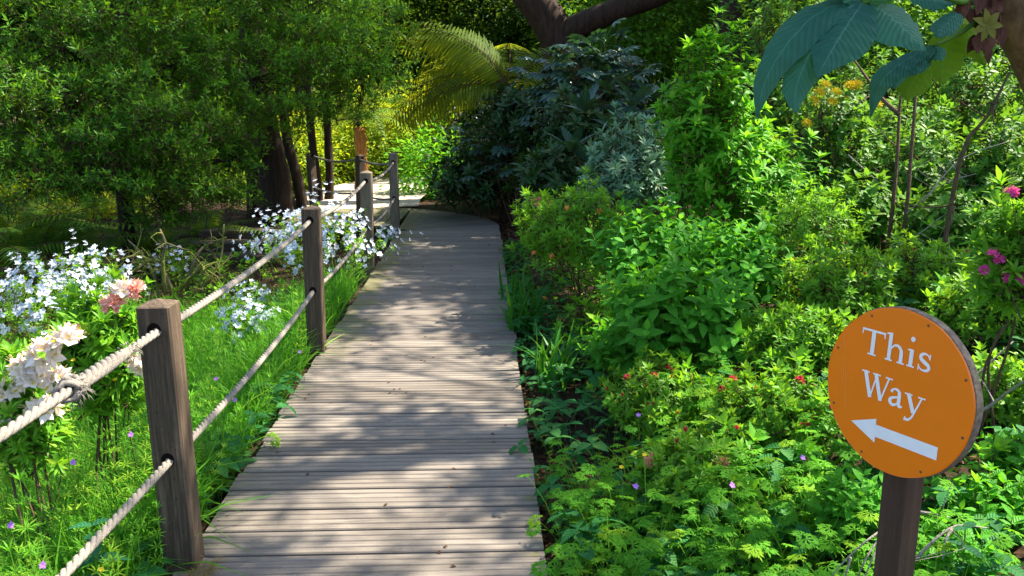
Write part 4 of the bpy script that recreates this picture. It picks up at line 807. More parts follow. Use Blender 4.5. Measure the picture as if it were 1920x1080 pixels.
# ------------------------------------------------------------------ strap-leaved clumps, nettle, wild flowers
def blade(L, W, bend, n=6, cols=(-1, 0, 1)):
    g = Geo(); t = np.linspace(0, 1, n + 1); hw = W / 2 * np.minimum(1, (1 - t) * 2.2) ** .8; y = L * bend * t ** 1.8; z = L * (t - .55 * bend * t ** 2.4)
    V = []; Lf = []
    for i in range(n + 1):
        for s in cols: V.append((s * hw[i], y[i] - abs(s) * hw[i] * .35, z[i])); Lf.append((s, t[i], 0))
    m = len(cols); q = [(m * i + k, m * i + k + 1, m * i + m + k + 1, m * i + m + k) for i in range(n) for k in range(m - 1)]; return g.add(V, [np.array(q)], Lf)
STRAP = [blade(.55, .03, b).mesh('blade', M_IRIS) for b in (.15, .4, .75, 1.0)]
for i, (px, py, Y, n, lab, s) in enumerate([(985, 590, 6.3, 46, 'arching strap-leaved clump overhanging the boardwalk edge', .95), (1045, 672, 5.1, 34, 'upright strap-leaved clump below the orange-budded azalea', .85), (965, 540, 7.2, 26, 'strap-leaved clump farther along the boardwalk edge', .8)]):
    rng = np.random.default_rng(700 + i); c = at(px, py, Y); b = np.array([c[0], c[1], float(ground(c[0], c[1]))]); root = empty('strap_leaved_clump', b, lab, 'plant', 'strap-leaved clumps')
    for k in range(n):
        a = rng.uniform(0, 6.28); o = link('blade', STRAP[rng.integers(4)], root); o.location = (rng.normal() * .06, rng.normal() * .06, 0); o.rotation_euler = (rng.normal() * .12, rng.normal() * .12, a); s_ = s * rng.uniform(.7, 1.15); o.scale = (s_, s_, s_)
def nettle_leaf(L=.13, W=.075, n=9):
    g = Geo(); t = np.linspace(0, 1, n + 1); V = [(0, 0, 0)]; Lf = [(0, 0, .5)]
    for i in range(1, n):
        h = W / 2 * math.sin(math.pi * t[i] ** .72) ** .8 * (1.12 if i % 2 else .86)
        for s in (-1, 0, 1): V.append((s * h, L * t[i] - abs(s) * .006, -.28 * L * t[i] ** 2 + abs(s) * h * .2)); Lf.append((s, t[i], .5))
    V.append((0, L, -.28 * L)); Lf.append((0, 1, .5)); q = [(1 + 3 * i + k, 2 + 3 * i + k, 5 + 3 * i + k, 4 + 3 * i + k) for i in range(n - 2) for k in (0, 1)]; a = 1 + 3 * (n - 2); e = len(V) - 1
    return g.add(V, [np.array(q), np.array([(0, 2, 1), (0, 3, 2), (a, a + 1, e), (a + 1, a + 2, e)])], Lf)
NET = nettle_leaf().mesh('leaf', M_NET)
def nettle(px, py, Y, lab, seed, s=1.):
    rng = np.random.default_rng(seed); c = at(px, py, Y); b = np.array([c[0], c[1], float(ground(c[0], c[1]))]); root = empty('nettle', b, lab, 'plant', 'nettles'); h = c[2] - b[2]
    tube_g = tube(Geo(), [(0, 0, -.05), (.01, 0, h * .5), (0, 0, h)], [.004, .0035, .002], 5); link('stem', tube_g.mesh('stem', M_GSTEM), root)
    for k in range(5):
        for q in (0, 1, ):
            a = k * 1.57 + q * math.pi + .5; e = R(20 - 10 * k); d = np.array([math.cos(a) * math.cos(e), math.sin(a) * math.cos(e), math.sin(e)]); link('leaf', NET, root, rel(frames(d[None], np.array([[0, 0, 1.]]))[0], np.array([0, 0, h - .06 * k]), s * (.5 + .16 * k)))
nettle(172, 985, 2.5, 'dark toothed nettle behind the lower rope beside the nearest post', 720, 1.05)
nettle(1810, 990, 2.3, 'toothed nettle in front of the grey stone right of the sign post', 721, .8)
PUR = [flower(np.random.default_rng(730 + i), .013, .012, 5, 70, stam=False) for i in range(3)]; PURM = [g.mesh('bloom', M_PURP) for g in PUR]; YELM = [flower(np.random.default_rng(735), .011, .011, 5, 55, stam=False).mesh('bloom', M_YFL)]
def wild(px, py, Y, meshes, lab, grp, s=.95):
    c = at(px, py, Y); b = np.array([c[0] + .01, c[1] + .03, float(ground(c[0], c[1]))]); root = empty('wild_flower', b, lab, 'flower', grp); t = c - b
    link('stem', tube(Geo(), [(0, 0, -.03), t * .5 + [.01, 0, .02], t], [.0014, .0012, .001], 3).mesh('stem', M_GSTEM), root); link('bloom', meshes[int(px) % len(meshes)], root, rel(orient(np.array([.1, -.6, .7])), t, s))
P_ = 'tiny purple wild flower '
for px, py, Y, lab in [(137, 867, 2.75, 'in the grass beneath the upper rope, left of the nearest post'), (80, 1060, 2.25, 'at the bottom edge left of the lower rope'), (245, 815, 3.0, 'close to the left face of the nearest post'), (405, 710, 3.9, 'right of the nearest post, higher of two'), (440, 750, 3.7, 'right of the nearest post, lower of two'), (562, 660, 4.9, 'at the foot of the second post'), (20, 985, 2.4, 'at the left edge below the cream azalea')]: wild(px, py, Y, PURM, P_ + lab, 'purple wild flowers in the grass')
for px, py, Y, lab in [(1192, 912, 2.75, 'nearest the boardwalk among the cut leaves'), (1373, 910, 2.8, 'midway between boardwalk and sign post'), (1505, 858, 3.0, 'just left of the sign disc'), (1197, 778, 3.6, 'by the bare soil on the bank')]: wild(px, py, Y, PURM, P_ + lab, 'purple wild flowers on the bank')
for px, py, Y, lab in [(137, 675, 3.1, 'between the cream and pink azaleas'), (215, 712, 3.2, 'under the pink azalea'), (1165, 876, 2.9, 'on the bank, left one of a pair'), (1208, 853, 3.0, 'on the bank, right one of a pair'), (190, 1068, 2.3, 'at the bottom edge right of the lower rope')]: wild(px, py, Y, YELM, 'tiny yellow wild flower ' + lab, 'yellow wild flowers', .85)

# ------------------------------------------------------------------ grass and ground cover
def free(x, y, m=.02): e = edge_r(y); return (x > e + m) | (x < e - WID - m)
def scatter_on(g, rng, tmpls, n, region, hr=(0, 0), tilt=.25, s=(.7, 1.3), upright=True):
    """n copies with +z up, random spin; region(rng, n) -> x, y"""
    x, y = region(rng, n); k = free(x, y); x, y = x[k], y[k]; N = len(x); z = ground(x, y) + rng.uniform(hr[0], hr[1], N); a = rng.uniform(0, 6.28, N); u = nrm(np.stack([rng.normal(size=N) * tilt, rng.normal(size=N) * tilt, np.ones(N)], -1)); d = np.stack([np.cos(a), np.sin(a), np.zeros(N)], -1)
    x_ = nrm(np.cross(d, u)); d = np.cross(u, x_); M = np.stack([x_, d, u], -1) * rng.uniform(s[0], s[1], N)[:, None, None]; T = np.stack([x, y, z], -1); j = rng.integers(len(tmpls), size=N); v = rng.uniform(0, 1, N)
    for i, t in enumerate(tmpls): m = j == i; g.scatter(t, M[m], T[m], v[m])
def strip_l(d0, d1, y0, y1, p=1.): return lambda r, n: (lambda y: (edge_r(y) - WID - (d0 + (d1 - d0) * r.uniform(0, 1, n) ** p), y))(r.uniform(y0, y1, n))
def strip_r(d0, d1, y0, y1, p=1.): return lambda r, n: (lambda y: (edge_r(y) + d0 + (d1 - d0) * r.uniform(0, 1, n) ** p, y))(r.uniform(y0, y1, n))
rng = np.random.default_rng(750)
GB = [blade(l_, w_, b_, 3, (-1, 1)) for l_, w_, b_ in ((.30, .007, .5), (.38, .008, .8), (.24, .006, .25), (.42, .006, .35))]
g = Geo(); scatter_on(g, rng, GB, 17000, strip_l(.09, 2.2, 3.0, 8.0)); scatter_on(g, rng, GB, 9000, strip_l(.13, 1.9, 1.5, 3.6), s=(.8, 1.4)); scatter_on(g, rng, GB[:1], 2500, strip_l(1.5, 4, 5, 9), s=(.4, .8))
tag(link('grass', g.mesh('grass', M_GRASS)), 'tall fresh green grass filling the bank left of the boardwalk', 'grass', kind='stuff')
def cleaver(r, h=.4):
    g = Geo(); lt = leaf(.04, .006, 2, .2, .2); n = 8
    tube(g, [(0, 0, 0), (r.normal() * .02, r.normal() * .02, h * .5), (0, 0, h)], [.0015, .0014, .001], 3, 0, False)
    for i in range(n):
        z = h * (i + 1) / n; 
        for k in range(7):
            a = k * .9 + i; e = R(20 + 35 * (i == n - 1)); d = np.array([math.cos(a) * math.cos(e), math.sin(a) * math.cos(e), math.sin(e)]); g.scatter(lt, frames(d[None], np.array([[0, 0, 1.]])) * (1.25 - .06 * i), np.array([[0, 0, z]]), np.array([.06 * i]))
    return g
CLV = [cleaver(np.random.default_rng(760 + i), h) for i, h in enumerate((.3, .42, .5))]
g = Geo(); scatter_on(g, rng, CLV, 420, strip_l(.05, 1.4, 1.6, 3.6), tilt=.2); scatter_on(g, rng, CLV, 260, strip_l(.05, 1.8, 3.4, 6.5), tilt=.2); scatter_on(g, rng, CLV, 45, strip_r(.05, .9, 2, 4), tilt=.25, s=(.4, .7))
tag(link('cleavers', g.mesh('cleavers', M_GRASS)), 'lanky whorled cleavers mixed into the grass by the nearest post', 'ground cover', kind='stuff')
def cut_leaf(r, R0=.045, h=.16):
    g = Geo(); d0 = np.array([0, 1, .1]); c = np.array([0, h * .45, h])
    tube(g, [(0, 0, 0), (0, h * .2, h * .6), c], [.0013, .0012, .001], 3, 0, False)
    for i in range(5):
        a = R(-110 + 55 * i); L = R0 * (1.1 if i in (1, 2, 3) else .85); d = np.array([math.sin(a), math.cos(a), -.15]); fr = frames(nrm(d)[None], np.array([[0, 0, 1.]])); g.scatter(leaf(L, L * .27, 2, .1, .15, 1.1), fr, c[None], np.array([.1]))
        for s in (-1, 1):
            for q, l in ((.4, .5), (.62, .36)):
                a2 = a + s * .75; d2 = nrm(np.array([math.sin(a2), math.cos(a2), -.2])); g.scatter(kite(L * l, L * l * .42, .1, .1), frames(d2[None], np.array([[0, 0, 1.]])), (c + nrm(d) * L * q * .8 + [0, 0, .0008])[None], np.array([.1]))
    return g
CUT = [cut_leaf(np.random.default_rng(770 + i), r_, h) for i, (r_, h) in enumerate([(.040, .12), (.046, .19), (.032, .08), (.042, .24)])]
g = Geo(); scatter_on(g, rng, CUT, 2300, strip_r(.09, 1.25, 1.7, 3.5), tilt=.3); scatter_on(g, rng, CUT, 450, strip_r(.5, 1.2, 3.4, 4.5), tilt=.3); scatter_on(g, rng, CUT, 1000, strip_l(.12, 1.3, 1.5, 4.2), tilt=.3)
tag(link('cut_leaved_ground_cover', g.mesh('cut_leaved_ground_cover', M_HERB)), 'lacy cut-leaved wild geranium carpeting the ground beside the boardwalk', 'ground cover', kind='stuff')
def round_leaf(h, L, W):
    g = Geo(); lt = leaf(L, W, 3, .25, .3, .75); c = np.array([0, h * .3, h]); tube(g, [(0, 0, 0), c], [.0015, .001], 3, 0, False)
    for k in range(3): a = k * 2.1; d = np.array([math.sin(a), math.cos(a), .1]); g.scatter(lt, frames(nrm(d)[None], np.array([[0, 0, 1.]])), c[None], np.array([.12 * k]))
    return g
RND = [round_leaf(.10, .06, .04), round_leaf(.16, .075, .045), round_leaf(.06, .045, .035)]
g = Geo(); scatter_on(g, rng, RND, 420, strip_r(.03, .5, 3.2, 10, 1.3), tilt=.3); scatter_on(g, rng, RND, 500, strip_r(.04, 1.5, 1.6, 3.2), tilt=.3); scatter_on(g, rng, RND, 260, strip_l(.02, .35, 2, 5), tilt=.3); scatter_on(g, rng, RND, 900, strip_r(.9, 4.5, 3, 9), tilt=.35, s=(.8, 1.5))
tag(link('broad_ground_cover', g.mesh('broad_ground_cover', M_HERBB)), 'blue-green three-leaved seedlings hugging the boardwalk edges', 'ground cover', kind='stuff')
USH = []
for i, h in enumerate((.16, .24, .32)):
    q = shoot(np.random.default_rng(780 + i), 7, .06, .026, h, 12, (35, 85), 2); q.pack(); q.V[0] = q.V[0] + [0, 0, h]; USH.append(q)
g = Geo(); scatter_on(g, rng, USH, 900, strip_r(.7, 4.5, 2.6, 10), tilt=.35); scatter_on(g, rng, USH, 260, strip_r(.25, 1.2, 5, 9.5), tilt=.35); scatter_on(g, rng, USH, 500, strip_l(1.2, 5, 5.5, 11), tilt=.35)
tag(link('undergrowth', g.mesh('undergrowth', [M_TALL, M_STEM])), 'leafy seedlings filling the gaps between the shrubs', 'undergrowth', kind='stuff')
g = Geo(); scatter_on(g, rng, [kite(.06, .03, .5, .4), kite(.045, .03, -.4, .3), kite(.08, .02, .3, .5)], 5200, strip_r(.0, 2.4, 2.5, 15, 1.4), (.005, .02), .5); scatter_on(g, rng, [kite(.06, .03, .5, .4), kite(.045, .03, -.4, .3)], 2200, lambda r, n: (r.uniform(-8, 0, n), r.uniform(8, 17, n)), (.005, .02), .5)
tag(link('leaf_litter', g.mesh('leaf_litter', M_LITTER)), 'brown fallen leaves scattered over the bare soil', 'leaf litter', kind='stuff')
rl = np.random.default_rng(778); g = Geo(); n = 75; yy = rl.uniform(2.6, 11, n); xx = edge_r(yy) - WID * rl.uniform(.03, .97, n); a = rl.uniform(0, 6.28, n)
g.scatter(kite(.028, .012, .4, .3), frames(np.stack([np.cos(a), np.sin(a), 0 * a], -1), np.tile([0, 0, 1.], (n, 1))), np.stack([xx, yy, np.full(n, .004)], -1), rl.uniform(0, 1, n)); tag(link('fallen_leaves', g.mesh('fallen_leaves', M_LITTER)), 'tiny fallen leaves and bits lying on the boardwalk planks', 'leaf litter', kind='stuff')
g = Geo(); rs = np.random.default_rng(779)
for k in range(170):
    a = rs.uniform(-1.9, .9); p = np.array([-1.2 + .075 + rs.uniform(-.04, .05), 2.80 + rs.uniform(-.09, .05), .004]); d = np.array([math.cos(a), math.sin(a), 0]) * rs.uniform(.02, .05); tube(g, [p, p + d * .6 + [0, 0, rs.uniform(.005, .03)], p + d + [0, 0, rs.uniform(0, .02)]], [.0008, .0008, .0005], 3, 0, False)
tag(link('dry_moss_tuft', g.mesh('dry_moss_tuft', M_STRAW)), 'tuft of dry straw and moss at the foot of the nearest post', 'moss tuft')

# ------------------------------------------------------------------ dead branches, bare stems, steps, stone
def dead(name, lab, paths, mat, cat='branch', group=None, twigs=0, seed=1, r=.012):
    rng = np.random.default_rng(seed); b = np.array(paths[0][0], float); root = empty(name, b, lab, cat, group); g = Geo()
    for P in paths:
        P = np.asarray(P) - b; C = curve(P, 10); tube(g, C, np.linspace(r, r * .4, 10), 6)
        for k in range(twigs):
            i = rng.integers(2, 9); d = nrm(rng.normal(size=3) + [0, -.2, .2]) * rng.uniform(.08, .3); tube(g, curve([C[i], C[i] + d * .5 + rng.normal(size=3) * .04, C[i] + d], 5), np.linspace(r * .4, r * .12, 5), 4, 0, False)
    link('bare_wood', g.mesh('bare_wood', mat), root); return root
dead('mossy_dead_branch', 'tangle of mossy dead branches in the gloom left of the upper rope', [[at(300, 560, 8.8), at(290, 520, 8.9), at(265, 475, 9), at(240, 450, 9.1)], [at(330, 560, 8.6), at(300, 500, 8.7), at(255, 480, 8.6), at(215, 492, 8.5)], [at(350, 545, 8.8), at(360, 500, 8.8), at(380, 465, 8.9), at(425, 445, 9)], [at(360, 560, 8.7), at(395, 520, 8.7), at(415, 480, 8.9), at(420, 420, 9)], [at(310, 550, 8.5), at(305, 490, 8.5), at(310, 455, 8.5), at(300, 430, 8.6)], [at(250, 540, 8.6), at(225, 510, 8.6), at(200, 500, 8.6)], [at(340, 540, 8.5), at(380, 500, 8.4), at(372, 540, 8.4)], [at(280, 545, 8.5), at(240, 520, 8.4), at(280, 490, 8.5)]], M_MSTEM, twigs=14, seed=800, r=.022)
dead('bare_stem', 'left of the two bare upright brown stems behind the azaleas', [[gp(1665, 5.9), at(1668, 440, 5.9), at(1682, 300, 6), at(1686, 215, 6.1), at(1690, 170, 6.1)], [at(1686, 215, 6.1), at(1650, 180, 6.2), at(1600, 110, 6.4)]], M_STEM, 'stem', 'bare upright stems', 2, 801, .018)
dead('bare_stem', 'right of the two bare upright brown stems behind the azaleas', [[gp(1690, 5.7), at(1697, 420, 5.7), at(1710, 270, 5.8), at(1718, 160, 5.9), at(1722, 120, 6)]], M_STEM, 'stem', 'bare upright stems', 3, 802, .016)
dead('bare_stem', 'slanting brown stem below the peeling trunk at the right', [[gp(1770, 5.2), at(1800, 300, 5.2), at(1850, 220, 5.2), at(1893, 135, 5.2)]], M_STEM, 'stem', None, 6, 803, .016)
dead('dead_twig', 'pale dead stick poking out behind the sign rim at the right', [[at(1790, 790, 3.3), at(1850, 765, 3.2), at(1890, 735, 3.1), at(1935, 705, 3.0)]], M_PSTEM, 'stick', None, 1, 804, .009)
dead('dead_twig', 'thinner pale dead stick above the other right of the sign', [[at(1800, 730, 3.4), at(1835, 700, 3.4), at(1865, 672, 3.4), at(1900, 640, 3.4)]], M_PSTEM, 'stick', None, 1, 805, .006)
dead('dead_twig', 'bundle of pale wiry dead twigs left of the sign post foot', [[at(1660, 990, 2.25), at(1630, 1010, 2.2), at(1590, 1045, 2.2), at(1555, 1085, 2.2)], [at(1655, 1000, 2.25), at(1625, 1045, 2.2), at(1605, 1090, 2.2)], [at(1655, 1005, 2.25), at(1635, 1050, 2.2), at(1615, 1095, 2.2)], [at(1595, 1045, 2.2), at(1588, 1070, 2.2), at(1580, 1095, 2.2)]], M_PSTEM, 'twigs', None, 0, 806, .0038)
dead('dead_twig', 'pale forked dead twig right of the sign post foot', [[at(1715, 1050, 2.3), at(1755, 1010, 2.3), at(1795, 985, 2.35), at(1850, 990, 2.4)], [at(1725, 960, 2.5), at(1755, 964, 2.5), at(1780, 970, 2.5)], [at(1785, 992, 2.33), at(1772, 1015, 2.3), at(1768, 1050, 2.3)]], M_PSTEM, 'twigs', None, 1, 807, .005)
dead('dead_twig', 'long thin dead stem lying across the glossy shrubs', [[at(1590, 290, 6.3), at(1650, 345, 6.2), at(1690, 390, 6.1)], [at(1700, 400, 5.7), at(1760, 350, 5.6), at(1830, 325, 5.5)], [at(1660, 470, 5.5), at(1720, 440, 5.4), at(1760, 410, 5.4)], [at(1730, 380, 5.6), at(1800, 300, 5.6), at(1900, 262, 5.6)]], M_PSTEM, 'stem', None, 5, 808, .005)
dead('dead_twig', 'thin arching azalea twigs bare of leaves over the strap-leaved clump', [[at(1100, 590, 6.0), at(1040, 530, 6), at(1000, 490, 6), at(997, 478, 6)], [at(1160, 530, 6.0), at(1080, 550, 5.9), at(1026, 565, 5.9)], [at(1110, 530, 6.1), at(1060, 505, 6), at(1033, 490, 6)]], M_STEM, 'twigs', None, 0, 809, .004)
st = empty('wooden_steps', at(430, 500, 11.6), 'dark wooden steps in the shade behind the upper rope', 'steps'); b = np.array(st.location)
for i, (px, py, Y) in enumerate([(440, 480, 11.4), (455, 455, 12.1), (470, 432, 12.8)]):
    c = at(px, py, Y) - b; g = Geo(); box(g, -.75, .75, -.03, .03, -.35, -.042); box(g, -.75, .75, -.05, .32, -.04, 0); o = link('step', g.mesh('step', M_BEAM, False), st); o.location = Vector(c.tolist()); o.rotation_euler = (0, 0, .1)
def stone():
    rng = np.random.default_rng(820); c = at(1840, 1000, 2.45); n, m = 12, 18; V = [(0, 0, 1)]
    for i in range(1, n):
        for j in range(m): t = math.pi * i / n; a = 2 * math.pi * j / m; V.append((math.sin(t) * math.cos(a), math.sin(t) * math.sin(a), math.cos(t)))
    V.append((0, 0, -1)); V = np.array(V, float); ph = rng.uniform(0, 6, 9); V *= (1 + .14 * np.sin(3 * V[:, 0] + ph[0]) * np.sin(3 * V[:, 1] + ph[1]) + .09 * np.sin(7 * V[:, 0] + ph[2]) * np.sin(6 * V[:, 2] + ph[3]) + .04 * rng.normal(size=len(V)))[:, None]
    V *= [.085, .06, .05]; q = [(1 + i * m + j, 1 + (i + 1) * m + j, 1 + (i + 1) * m + (j + 1) % m, 1 + i * m + (j + 1) % m) for i in range(n - 2) for j in range(m)]; e = len(V) - 1
    t = [(0, 1 + j, 1 + (j + 1) % m) for j in range(m)] + [(e, 1 + (n - 2) * m + (j + 1) % m, 1 + (n - 2) * m + j) for j in range(m)]
    o = link('stone', Geo().add(V, [np.array(q), np.array(t)]).mesh('stone', simple('grey_stone', (.24, .22, .22), .9, .2, .5, 40, .8))); o.location = Vector([c[0], c[1], float(ground(c[0], c[1])) + .03]); tag(o, 'weathered grey stone among the leaves right of the sign post', 'stone')
stone()

# ------------------------------------------------------------------ the giant-leaved tree at the upper right
def lobes(specs, Y, seed, droopY=-.12, uw=.5):
    """leaf built of lobes; each lobe: photo-pixel midrib points and half widths"""
    g = Geo(); rng = np.random.default_rng(seed)
    for q, (pts, hw) in enumerate(specs):
        n = 22; tt = np.linspace(0, 1, len(pts)); P = curve([at(x, y, Y + droopY * t + .012 * q) for (x, y), t in zip(pts, tt)], n); H = np.interp(np.linspace(0, 1, n), tt, hw) * mpp(Y, 1.8); H = 1.13 * H * (1 + .05 * np.sin(np.linspace(0, 14, n) + q)); T = nrm(np.gradient(P, axis=0))
        N = nrm(np.array([0, -.62, .78]) + 0 * P); S_ = nrm(np.cross(T, N)); N2 = np.cross(S_, T); t = np.linspace(0, 1, n); V, Lf = [], []
        ks = (-1, -.66, -.33, 0, .33, .66, 1)
        for i in range(n):
            for k in ks: V.append(P[i] + S_[i] * H[i] * k - N2[i] * (abs(k) ** 1.4 * H[i] * .28 - .004 * math.sin(i * 2.1 + abs(k) * 3)) ); Lf.append((k, t[i], .3 + .4 * (q % 2)))
        m = len(ks); g.add(V, [np.array([(m * i + k, m * i + k + 1, m * i + m + k + 1, m * i + m + k) for i in range(n - 1) for k in range(m - 1)])], Lf)
    return g
def paper_tree():
    base = np.array([2.62, 3.15, 0.]); base[2] = float(ground(base[0], base[1])) - .05; root = empty('giant_leaved_tree', base, 'tree with peeling brown trunk and huge drooping blue-green lobed leaves at upper right', 'tree')
    P = [base, at(2005, 330, 3.1), at(1962, 170, 3.05), at(1906, 40, 3.0), at(1885, -60, 3.0), at(1872, -200, 3.0)]; g = Geo(); C = curve(P, 22) - base; tube(g, C, np.interp(np.linspace(0, 1, 22), [0, .4, .6, 1], [.07, .06, .078, .075]) * (1 + .05 * np.random.default_rng(5).normal(size=22)), 14); link('trunk', g.mesh('trunk', M_BARKP), root)
    def lf(specs, Y, mat, seed, **k): g = lobes(specs, Y, seed, **k); g.pack(); g.V[0] = g.V[0] - base; return link('leaf', g.mesh('leaf', mat), root)
    lf([([(1617, 6), (1592, 42), (1562, 90), (1531, 146)], [24, 52, 40, 1]), ([(1612, 4), (1552, 40), (1514, 110), (1492, 168), (1492, 214)], [26, 34, 33, 22, 1]), ([(1610, 0), (1535, 24), (1474, 85), (1436, 150), (1418, 220)], [24, 34, 31, 19, 1]), ([(1617, 6), (1655, 20), (1694, 52), (1737, 98)], [26, 58, 48, 1]), ([(1617, 6), (1650, -40), (1690, -70), (1730, -70)], [20, 50, 40, 1]), ([(1617, 6), (1580, -50), (1560, -90), (1530, -130)], [20, 50, 40, 1])], 2.6, M_GIANT, 830)
    lf([([(1748, 88), (1700, 112), (1655, 150), (1632, 218)], [8, 17, 19, 1]), ([(1748, 88), (1715, 112), (1690, 130), (1676, 168)], [8, 22, 20, 1]), ([(1748, 88), (1728, 108), (1718, 124), (1706, 142)], [8, 18, 16, 1]), ([(1748, 86), (1758, 92), (1758, 104), (1748, 112)], [12, 16, 12, 1])], 2.85, M_GIANT, 831, droopY=-.06)
    lf([([(1790, 45), (1778, 80), (1768, 120), (1765, 160)], [12, 30, 30, 1])], 3.05, M_GIANTB, 832)
    lf([([(1800, 30), (1815, 60), (1832, 90), (1848, 122)], [14, 32, 28, 1])], 3.2, M_GIANTB, 833)
    lf([([(1735, 120), (1722, 140), (1705, 165), (1700, 190)], [10, 26, 22, 1])], 2.95, M_GIANTB, 834)
    lf([([(1795, 25), (1780, 40), (1765, 55), (1758, 72)], [12, 20, 17, 1])], 2.85, M_GIANT, 835)
    lf([([(1690, -40), (1730, -10), (1770, 5), (1800, 2)], [10, 25, 18, 1])], 3.0, M_GIANT, 836)
    g = Geo()
    for P in ([at(1835, 35, 3), at(1800, 62, 2.95), at(1750, 86, 2.87)], [at(1850, -5, 3), at(1810, 5, 2.9), at(1720, -15, 2.75), at(1617, 6, 2.62)], [at(1840, 10, 3), at(1815, 22, 3), at(1795, 30, 3)]): g2 = tube(Geo(), curve(P, 9) - base, np.linspace(.011, .006, 9), 7); g2.pack(); g.add(g2.V[0], g2.F, g2.L[0])
    link('petiole', g.mesh('petiole', M_GSTEM), root)
    rng = np.random.default_rng(840)
    for k in range(38):      # loose bark flaps
        c = at(rng.uniform(1815, 1875), rng.uniform(-20, 75), rng.uniform(2.9, 3.02)) - base; d = nrm(np.array([rng.normal() * .7, -.4, -1])); o = link('bark_flap', leaf(rng.uniform(.035, .085), rng.uniform(.025, .05), 4, rng.uniform(-.6, .8), rng.uniform(-.3, .7), rng.uniform(.4, .8)).mesh('bark_flap', M_FLAP), root); o.matrix_local = rel(frames(d[None], np.array([[rng.normal() * .4, -1, .2]]))[0], c)
    c = at(1850, 47, 2.86) - base; g = Geo()
    for k in range(7): a = R(k * 51); d = np.array([math.cos(a), -.35, math.sin(a)]); g.scatter(leaf(.052, .026, 4, .3, .35, .8), frames(nrm(d)[None], np.array([[0, -1, .2]])), c[None] + [[0, -.0005 * k, 0]], np.array([.6]))
    link('young_leaf', g.mesh('young_leaf', leafmat('young_leaf', (.12, .12, .02), (.22, .21, .04), (.3, .3, .03))), root)
paper_tree()

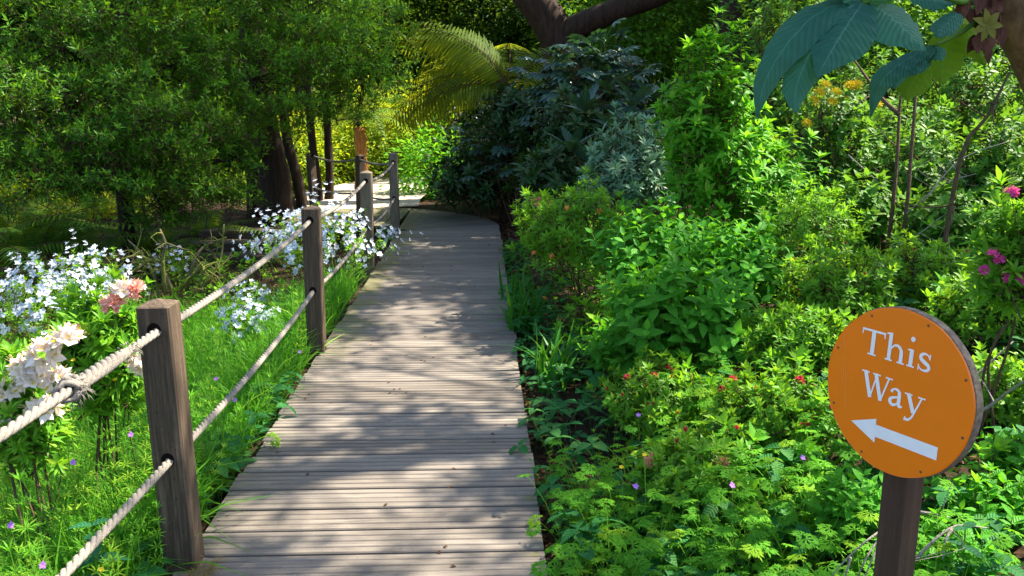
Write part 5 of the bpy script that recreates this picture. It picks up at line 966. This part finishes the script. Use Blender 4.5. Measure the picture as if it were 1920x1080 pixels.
# ------------------------------------------------------------------ trees added out of view, their crowns shaped to dapple the boardwalk
SPOTS = [(650, 735, .26, .30), (770, 585, .2, .28), (750, 872, .34, .06), (600, 975, .22, .12), (860, 700, .26, .34), (820, 455, .16, .4), (885, 445, .1, .25), (905, 1010, .14, .10), (750, 960, .12, .08), (700, 530, .1, .3), (950, 760, .12, .3), (800, 650, .14, .14), (630, 655, .12, .2), (560, 820, .1, .1)]  # sun patches on the boards, where the added crowns are left open
def canopy():
    rng = np.random.default_rng(900); N = 9000; gx = rng.uniform(-10, 6, N); gy = rng.uniform(.5, 25, N)
    k = 420; gy = np.concatenate([gy, rng.uniform(1.5, 12.5, k), rng.uniform(10.8, 19, 700), rng.uniform(12.3, 14.1, 60)]); gx = np.concatenate([gx, edge_r(gy[N:N + k]) + .2 - (WID + .4) * rng.uniform(0, 1, k), rng.uniform(-1.5, 3.2, 700), rng.uniform(-5.0, -3.7, 60)]); own = np.arange(len(gx)) >= N; N = len(gx); z = rng.uniform(5.6, 9.5, N); e = edge_r(gy)  # extra leaf clumps added to deepen shade on boards, back and trunks
    D = np.full(N, .3); D = np.where((gx < e - WID - .2), .26, D); D = np.where(gx > e + .3, .10, D); D = np.where(gy > 11.5, .6, D); D = np.where((gx < -2.2) & (gy > 7), .12, D); D = np.where((gx > e - WID - .25) & (gx < e + .25) & (gy < 12.5), 1., D); D = np.where((gy > 11) & (gx > e - .4) & (gx < 1.6), .97, D)
    keep = (rng.uniform(0, 1, N) < D * .72) | own
    for px, py, rx, ry in SPOTS:
        v = (py - 540) / FPX; ang = PITCH + math.atan(v); Y = CAMZ / math.tan(ang); X = at(px, py, Y)[0]; keep &= ~((((gx - X) / (rx + .27)) ** 2 + ((gy - Y) / (ry + .27)) ** 2) < 1)
    keep &= ~((((gx + 2.6) / 1.8) ** 2 + ((gy - 16.2) / 2.6) ** 2) < 1); keep &= ~((((gx + 2.6) / 2.5) ** 2 + ((gy - 21) / 3) ** 2) < 1)
    for X, Y, rx, ry in ((-2.95, 12, 1.35, 1.5), (-2.3, 3.1, 1.0, .9), (-3.4, 19.5, 2.6, 2.2), (-1.9, 2.2, .7, .8), (-4.9, 18, 2.2, 2.4), (-1.5, 2.66, .38, .4)): keep &= ~((((gx - X) / rx) ** 2 + ((gy - Y) / ry) ** 2) < 1)
    P = np.stack([gx + S[0] / S[2] * z, gy + S[1] / S[2] * z, z], -1)[keep]
    TR = [((5.2, 6.0), 'tall added shade tree on the upper bank right of the sign'), ((6.5, 12.5), 'tall added shade tree high on the bank behind the glossy shrubs'), ((9.5, 19), 'tall added shade tree far up the bank at the back'), ((2.2, 20.5), 'tall added shade tree behind the tree fern'), ((-4.5, 18.5), 'tall added shade tree behind the slender trunks'), ((11, 9), 'tall added shade tree at the top of the bank to the right')]
    X = np.array([t[0] for t in TR]); near = np.argmin(np.linalg.norm(P[:, None, :2] - X[None], axis=2), 1)
    for i, ((x, y), lab) in enumerate(TR):
        Q = P[near == i]; b = np.array([x, y, float(ground(x, y)) - .1]); root = empty('added_shade_tree', b, lab, 'tree', 'tall trees added to shade the boardwalk'); g = Geo(); hh = 8.5; C = curve([(0, 0, 0), (.1, .1, hh * .4), (-.1, .1, hh * .75), (0, 0, hh)], 12); tube(g, C, np.linspace(.22, .06, 12), 10); link('trunk', g.mesh('trunk', M_BARK), root)
        f = Geo(); per = 40; n = len(Q); T = np.repeat(Q - b, per, 0) + rng.normal(size=(n * per, 3)) * [.165, .165, .13]; d = nrm(rng.normal(size=(n * per, 3)) * [1, 1, .4]); u = nrm(rng.normal(size=(n * per, 3)) * .4 + S); f.scatter(K_M[0], frames(d, u) * rng.uniform(.8, 1.2, n * per)[:, None, None], T, rng.uniform(0, 1, n * per)); tag(link('crown', f.mesh('crown', M_CAN), root), kind='stuff')
        lg = Geo()
        for k in range(0, n, 9):
            s = C[rng.integers(6, 12)]; e2 = Q[k] - b; tube(lg, [s, (s + e2) / 2 + [0, 0, .25], e2], [.022, .012, .005], 4, 0, False)
        link('limbs', lg.mesh('limbs', M_BARK), root)
canopy()
